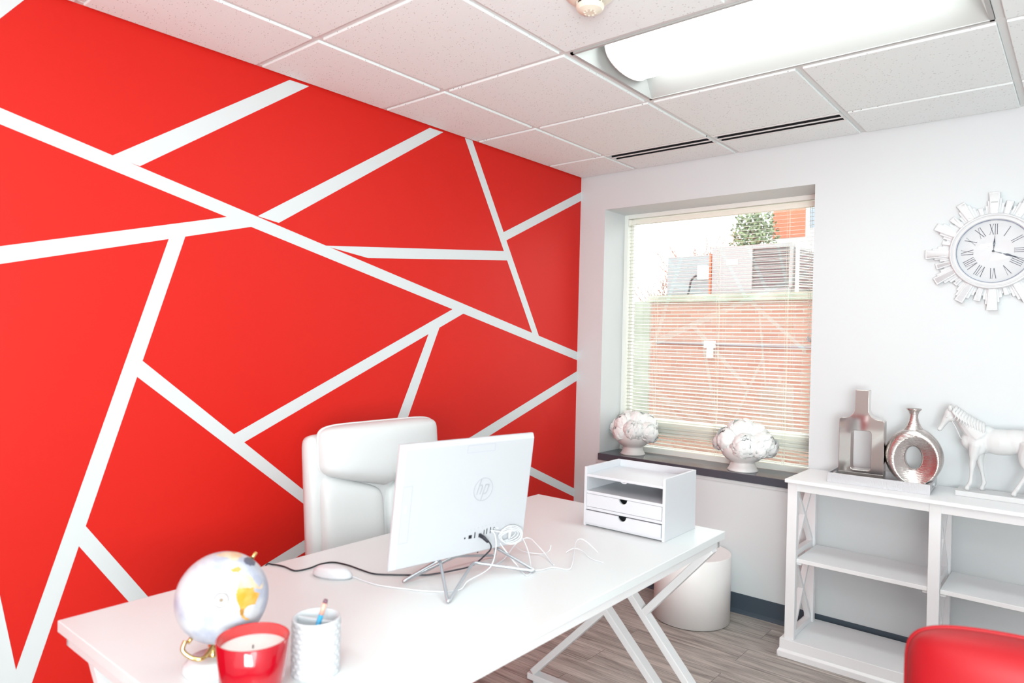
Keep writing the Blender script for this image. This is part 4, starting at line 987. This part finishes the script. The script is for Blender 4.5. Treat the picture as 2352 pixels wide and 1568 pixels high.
for k in range(5):
    r = 0.022+0.002*k; a0 = k*0.7
    pts = [Om + MP(0.135+0.004*k+r*1.25*math.cos(a), 0.050+r*0.8*math.sin(a), 0.035+0.010*math.sin(a+a0)) for a in [2*PI*i/28 for i in range(28)]]
    m.tube(pts, 0.0014, 7, closed=True)
m.tube([Om+MP(0.150, 0.034, 0.026), Om+MP(0.150, 0.070, 0.028)], 0.0045, 8)
m.tube([Om+MP(0.088, 0.066, 0.0135), Om+MP(0.110, 0.064, 0.030), Om+MP(0.125, 0.060, 0.035)], 0.0016, 7)
tag(m.build('coiled_cable', m_plastic, loc=tuple(Om+MP(0.135, 0.05, 0.03)), smooth=True), 'bundled coil of white cable hanging behind the computer ports', 'cable')

# mouse
t = thing('computer_mouse', 'low white computer mouse on the desk beside the computer', 'mouse', (0.905, -2.438, DZ), rad(24))
m = MB(); NU = 24; NV = 10; rings = []
for j in range(NV+1):
    v = j/NV; z = 0.003+0.0255*math.sin(v*PI/2); k = math.cos(v*PI/2)**0.55 if j < NV else 0
    if j == NV: rings.append([m.bm.verts.new((-0.004, 0, z))]); continue
    rings.append([m.bm.verts.new((0.058*k*math.cos(2*PI*i/NU)-0.004*v, 0.030*k*math.sin(2*PI*i/NU), z)) for i in range(NU)])
for A, Bq in zip(rings[:-1], rings[1:]):
    for i in range(NU):
        if len(Bq) == 1: m.face([A[i], A[(i+1) % NU], Bq[0]])
        else: m.face([A[i], A[(i+1) % NU], Bq[(i+1) % NU], Bq[i]])
m.face(rings[0][::-1]); m.build('mouse_shell', m_plastic, t, smooth=True)
MB().lathe([(0, 0), (0.052, 0), (0.054, 0.003), (0, 0.0035)], (0, 0, 0), 32, None, 1, 0.52).build('base_plate', m_plastic2, t)
MB().tube([(0.03, 0, 0.0235), (0.037, 0, 0.0225)], 0.003, 10).build('scroll_wheel', m_plastic2, t)

# ------------------------------------------------------------------ globe
m_globe = mat('globe_map', (0.8, 0.8, 0.8), 0.35)
nt = m_globe.node_tree; b = nt.nodes['Principled BSDF']
tc = nt.nodes.new('ShaderNodeTexCoord'); n1_ = nt.nodes.new('ShaderNodeTexNoise'); n1_.inputs['Scale'].default_value = 18; n1_.inputs['Detail'].default_value = 5
r_ = nt.nodes.new('ShaderNodeValToRGB'); r_.color_ramp.elements[0].position = 0.38; r_.color_ramp.elements[0].color = (0.36, 0.38, 0.48, 1); r_.color_ramp.elements[1].position = 0.55; r_.color_ramp.elements[1].color = (0.54, 0.55, 0.58, 1)
nt.links.new(tc.outputs['Object'], n1_.inputs['Vector']); nt.links.new(n1_.outputs[0], r_.inputs[0]); nt.links.new(r_.outputs[0], b.inputs['Base Color'])
m_land = var(mat('gold_land', (0.8, 0.45, 0.1), 0.4), (0.62, 0.27, 0.02), (0.66, 0.36, 0.09), 40)
m_land2 = var(mat('peach_land', (0.8, 0.6, 0.4), 0.45), (0.62, 0.43, 0.27), (0.66, 0.53, 0.40), 50)
m_print = mat('brown_print', (0.20, 0.13, 0.07), 0.5)
t = thing('globe', 'small white and gold desk globe on a marble base', 'globe', (1.172, -2.902, DZ))
gb = MB().lathe([(0, 0), (0.052, 0), (0.054, 0.003), (0.054, 0.011), (0.050, 0.016), (0.046, 0.018), (0.043, 0.0235), (0.036, 0.026), (0, 0.026)], (0, 0, 0), 56).build('marble_base', m_marble, t, smooth=False, bev=0)
for p in gb.data.polygons: p.use_smooth = True
GC = Vector((0.014, 0.009, 0.140)); GR = 0.0845
MB().lathe([(0, 0.024), (0.011, 0.025), (0.008, 0.030), (0.0075, 0.042), (0.010, 0.046), (0.006, 0.050), (0, 0.050)], (0, 0, 0), 24).build('stem', m_gold, t, smooth=True)
MB().lathe([(0, -GR)]+[(GR*math.sin(PI*i/40), -GR*math.cos(PI*i/40)) for i in range(1, 40)]+[(0, GR)], GC, 64).build('ball', m_globe, t, smooth=True)
# view frame of the ball: V toward the room's open side, used to lay out the map
Vd = (Vector((2.4602, -3.5562, 1.4027)) - (Vector(t.location)+GC)).normalized()
Sd = Vd.cross(Vector((0, 0, 1))).normalized()*-1; Ud = Vd.cross(Sd)*-1
if Ud.z < 0: Ud = -Ud
# meridian arm from the pole pin (upper right of the ball) round underneath
axis = (Sd*0.42+Ud*0.86+Vd*0.28).normalized()
side = (Sd*-1 + axis*(Sd.dot(axis))).normalized()
def onb(u, v, k=1.004):
    q = u*u+v*v; w = math.sqrt(max(0, 1-q)); return GC + (Sd*u + Ud*v + Vd*w)*GR*k
def patch(name, poly, mt, par, k=1.004):
    """fill a closed (u,v) outline, in units of the ball's radius, onto the ball"""
    m = MB(); st = 0.012; vs = {}
    def inside(x, y):
        c = False; n = len(poly)
        for i in range(n):
            x1, y1 = poly[i]; x2, y2 = poly[(i+1) % n]
            if (y1 > y) != (y2 > y) and x < (x2-x1)*(y-y1)/(y2-y1)+x1: c = not c
        return c
    i0 = int(min(p[0] for p in poly)/st)-1; i1 = int(max(p[0] for p in poly)/st)+1
    j0 = int(min(p[1] for p in poly)/st)-1; j1 = int(max(p[1] for p in poly)/st)+1
    def vt(i, j):
        if (i, j) not in vs: vs[(i, j)] = m.bm.verts.new(onb(i*st, j*st, k))
        return vs[(i, j)]
    for i in range(i0, i1+1):
        for j in range(j0, j1+1):
            x, y = (i+0.5)*st, (j+0.5)*st
            if x*x+y*y < 0.985 and inside(x+0.006*math.sin(y*90), y+0.006*math.sin(x*70)): m.face([vt(i, j), vt(i+1, j), vt(i+1, j+1), vt(i, j+1)])
    return m.build(name, mt, par, smooth=True, recalc=False)
g = lambda x, y: ((x-600)/468, (655-y)/468)
ball = [o for o in t.children if o.name.startswith('ball')][0]
patch('land', [g(*p) for p in ((665,400),(740,372),(775,395),(750,430),(790,440),(860,470),(885,500),(920,560),(960,600),(1000,545),(985,620),(900,600),(740,590),(752,480),(735,420),(690,420))], m_land2, ball)
patch('land', [g(*p) for p in ((740,588),(900,598),(905,640),(960,655),(940,700),(920,760),(860,765),(815,790),(800,860),(775,850),(765,780),(740,720),(725,650))], m_land, ball)
patch('land', [g(*p) for p in ((765,780),(810,800),(800,850),(830,880),(870,905),(840,910),(790,880),(765,830))], m_land, ball)
patch('land', [g(*p) for p in ((520,225),(620,200),(740,205),(790,250),(740,300),(690,315),(650,270),(560,245))], m_land2, ball)
patch('land', [g(*p) for p in ((665,400),(740,372),(775,395),(760,425),(700,425))], m_land, ball, 1.005)
def ringm(name, u0, v0, r, wd, mt, par):
    m = MB(); n = 32; A = []; Bq = []
    for k in range(n):
        a = 2*PI*k/n; A.append(m.bm.verts.new(onb(u0+r*math.cos(a), v0+r*math.sin(a), 1.005))); Bq.append(m.bm.verts.new(onb(u0+(r-wd)*math.cos(a), v0+(r-wd)*math.sin(a), 1.005)))
    for k in range(n): m.face([A[k], A[(k+1) % n], Bq[(k+1) % n], Bq[k]])
    n = 16; c0 = m.bm.verts.new(onb(u0, v0, 1.0055)); S_ = [m.bm.verts.new(onb(u0+(r*0.5 if k % 2 else r*0.2)*math.cos(2*PI*k/n), v0+(r*0.5 if k % 2 else r*0.2)*math.sin(2*PI*k/n), 1.0055)) for k in range(n)]
    for k in range(n): m.face([c0, S_[k], S_[(k+1) % n]])
    return m.build(name, mt, par, recalc=False)
u0, v0 = g(588, 685); ringm('compass_rose', u0, v0, 0.155, 0.02, m_print, ball)
u0, v0 = g(862, 325); patch('polar_disc', [(u0+0.13*math.cos(a/8*PI), v0+0.10*math.sin(a/8*PI)-0.25*0.13*math.cos(a/8*PI)) for a in range(16)], mat('charcoal_print', (0.10, 0.11, 0.16), 0.5), ball)
pole = GC + axis*GR
pu = onb(*g(885, 290), 1.0)
ax2 = (pu-GC).normalized()
MB().tube([pu-ax2*0.002, pu+ax2*0.014], [0.004, 0.003], 12).build('pivot_pin', m_gold, t, smooth=True)
# arm: arc below the ball from lower-left round to the stem
arm = []
for k in range(13):
    a = rad(205+k*9.5)
    arm.append(GC + (Sd*math.cos(a)+Ud*math.sin(a)*1.0)*(GR+0.008) - Vd*0.0)
arm = [p for p in arm]
hook = [GC + Sd*(-0.062) + Ud*(-0.070), GC + Sd*(-0.066) + Ud*(-0.086), GC + Sd*(-0.050)+Ud*(-0.101), GC + Sd*(-0.030)+Ud*(-0.104), Vector((0, 0, 0.048))]
MB().tube(spline(hook, 6), 0.0042, 10).build('arm', m_gold, t, smooth=True)
MB().tube([GC-ax2*GR, GC-ax2*(GR+0.012)], 0.004, 10).build('lower_pin', m_gold, t, smooth=True)

# ------------------------------------------------------------------ candle
t = thing('candle', 'white wax candle in a tall red glass tumbler at the desk front edge', 'candle', (1.345, -2.918, DZ))
h = 0.118
MB().lathe([(0, 0), (0.046, 0), (0.050, 0.003), (0.0615, h), (0.0600, h+0.0012), (0.0590, h)], (0, 0, 0), 72).build('glass_tumbler', m_redglass, t, smooth=True)
MB().lathe([(0.0592, h), (0.0565, h-0.026)], (0, 0, 0), 72).build('tumbler_lining', m_redglass2, t, smooth=True)
MB().lathe([(0, h-0.020), (0.050, h-0.020), (0.0572, h-0.019)], (0, 0, 0), 72).build('wax', m_wax, t, smooth=True)
MB().tube([(0, 0, h-0.022), (0.001, 0, h-0.014)], 0.0012, 8).build('wick', m_black, t)

# ------------------------------------------------------------------ pen cup
m_cup = mat('white_glazed_ceramic', (0.53, 0.54, 0.565), 0.3)
t = thing('pen_cup', 'white ceramic pen cup with honeycomb relief and divider beside the red candle', 'pen holder', (1.322, -2.773, DZ))
m = MB(); NU = 108; NV = 54; R = 0.0445; h = 0.104; rings = []
for j in range(NV+1):
    z = h*j/NV; row = []
    for i in range(NU):
        a = 2*PI*i/NU; ca = 18*a/(2*PI); rb = j/NV*11
        off_ = 0.5 if int(rb) % 2 else 0
        fu = (ca+off_) % 1-0.5; fv = rb % 1-0.5
        e_ = 0.0024*max(0, 1-(abs(fu)*1.9)**2-(abs(fv)*1.9)**2)
        if j > NV-3 or j < 1: e_ = 0.0012
        row.append(m.bm.verts.new(((R+e_)*math.cos(a), (R+e_)*math.sin(a), z)))
    rings.append(row)
inn = [[m.bm.verts.new((r*math.cos(2*PI*i/NU), r*math.sin(2*PI*i/NU), z)) for i in range(NU)] for r, z in ((0.0435, h+0.0018), (0.0400, h), (0.0395, 0.006))]
rings += inn
for A, Bq in zip(rings[:-1], rings[1:]):
    for i in range(NU): m.face([A[i], A[(i+1) % NU], Bq[(i+1) % NU], Bq[i]])
m.face(rings[0][::-1]); m.face(rings[-1])
m.build('cup', m_cup, t, smooth=True)
MB().box(-0.040, 0.040, -0.0025, 0.0025, 0.006, h-0.003).build('divider', m_cup, t, bev=0.001).rotation_euler = (0, 0, rad(24))
m_pb = mat('blue_pen_barrel', (0.03, 0.28, 0.50), 0.3)
pt_ = Vector((1.336, -2.762, 0.8925)); pb = Vector((1.318, -2.795, DZ+0.012)); dd = (pt_-pb).normalized()
pn = thing('pen', 'blue and copper pen standing in the white pen cup', 'pen', pb)
MB().tube([Vector((0, 0, 0)), dd*((pt_-pb).length*0.78)], 0.0048, 14).build('barrel', m_pb, pn, smooth=True)
MB().tube([dd*((pt_-pb).length*0.78), dd*((pt_-pb).length*0.95)], 0.0049, 14).build('grip_band', mat('copper_print', (0.70, 0.36, 0.28), 0.35), pn, smooth=True)
MB().tube([dd*((pt_-pb).length*0.95), dd*((pt_-pb).length)], [0.0047, 0.0038], 14).build('end_cap', mat('dark_plum_cap', (0.16, 0.07, 0.10), 0.4), pn, smooth=True)

# ------------------------------------------------------------------ chairs
def make_chair(lab, loc, rz, lm, top, hw=0.30, thick=0.075, hh=0.125, drop=0.0, metal=m_silver, vb=0.07, hx=-0.25, hhw=None, name='office_chair', nsh=5.0, shd=0.0):
    t = thing(name, lab, 'chair', loc, rz)
    hhw = hhw or hw*0.93
    # seat
    MB().pillow((0.0, 0, 0.44), 0.27, 0.265, 0.075, (1, 0, 0), (0, 1, 0), (0, 0, 1), n=6, m=5, back=0.8).build('seat', lm, t, smooth=True)
    lean = 0.10
    Vv = Vector((-lean, 0, 1)).normalized(); Nn = Vector((1, 0, lean)).normalized()
    zc = (0.44+top-0.03-shd)/2; hv = (top-0.03-shd-0.44)/2
    cx = hx-0.045-0.10*(zc-(top-hh))
    sh = MB().pillow((cx, 0, zc), hw, hv, 0.040, (0, 1, 0), Vv, Nn, n=20, m=10, q=3, back=1.0, na=128).build('backrest', lm, t, smooth=True)
    ce = Vector((hx-0.015, 0, top-hh))
    def wv(x, y, h):
        yy = y
        if y < 0: yy = y*(1+vb/hh*(1-abs(x)**1.0)*1.0)
        return x, yy, h
    hr = MB().pillow(ce, hhw, hh, thick, (0, 1, 0), Vv, Nn, n=nsh, m=4.5, q=2.4, warp=wv, back=0.4, na=96, nr=16).build('headrest', lm, t, smooth=True)
    pts = []
    for k in range(96):
        th_ = 2*PI*k/96; x = math.copysign(abs(math.cos(th_))**(2/nsh), math.cos(th_)); y = math.copysign(abs(math.sin(th_))**(2/nsh), math.sin(th_))
        x, y, _ = wv(x, y, 0); pts.append(ce + Vector((0, 1, 0))*(x*hhw*1.0) + Vv*(y*hh*1.0) + Nn*0.004)
    MB().tube(pts, 0.0045, 8, closed=True).build('piping', lm, hr, smooth=True)
    # lower back cushions, left and right
    zt = top-2*hh-0.005
    for s_ in (-1, 1):
        c_ = Vector((hx+0.005, s_*hw*0.455, (zt+0.50)/2)); hv2 = (zt-0.50)/2
        def wl(x, y, h, s_=s_):
            yy = y
            if y > 0: yy = y*(1 + (-vb*0.55/hv2)*(1-x*s_)*0.9 + 0.06*(1+x*s_))
            return x, yy, h
        MB().pillow(c_, hw*0.44, hv2, 0.050, (0, 1, 0), Vv, Nn, n=7, m=6, q=2.6, warp=wl, back=0.6).build('back_cushion', lm, t, smooth=True)
    MB().pillow((hx-0.005, 0, (zt+0.46)/2), 0.045, (zt-0.46)/2, 0.03, (0, 1, 0), Vv, Nn, n=6, back=0.6).build('lumbar_strip', lm, t, smooth=True)
    for s_ in (-1, 1):
        m = MB(); m.tube(spline([(-0.22, s_*0.30, 0.46), (-0.24, s_*0.32, 0.60), (-0.14, s_*0.325, 0.635), (0.10, s_*0.325, 0.63), (0.16, s_*0.32, 0.56), (0.10, s_*0.30, 0.44)], 6), 0.014, 10)
        ar = m.build('armrest', metal, t, smooth=True)
        MB().pillow((-0.02, s_*0.325, 0.642), 0.13, 0.028, 0.018, (1, 0, 0), (0, 1, 0), (0, 0, 1), n=5).build('arm_pad', lm, ar, smooth=True)
    MB().lathe([(0, 0.10), (0.03, 0.10), (0.03, 0.25), (0.018, 0.25), (0.018, 0.36), (0.10, 0.37), (0.10, 0.385), (0, 0.385)], (0, 0, 0), 24).build('gas_column', metal, t)
    for k in range(5):
        a = 2*PI*k/5+0.3; d_ = Vector((math.cos(a), math.sin(a), 0))
        lg_ = MB().bar(d_*0.02+Vector((0, 0, 0.115)), d_*0.27+Vector((0, 0, 0.075)), 0.04, 0.025).build('base_leg', metal, t, bev=0.004)
        MB().lathe([(0, -0.02), (0.024, -0.02), (0.028, -0.012), (0.028, 0.012), (0.024, 0.02), (0, 0.02)], d_*0.27+Vector((0, 0, 0.029)), 20, (-d_.y, d_.x, 0)).build('caster', m_black, lg_, smooth=False)
    return t
make_chair('white leather high back office chair between the desk and red wall', (0.665, -1.875, 0), 0, m_leather, 1.085, hw=0.31, thick=0.075, hh=0.088, vb=0.065, hhw=0.277, nsh=6.5)
make_chair('red leather office chair in the lower right corner, facing away from the bookcase', (2.532, -2.341, 0), rad(-83), m_redlea, 0.915, hw=0.262, thick=0.085, hh=0.100, vb=0.0, hhw=0.29, nsh=4.5, shd=0.05)
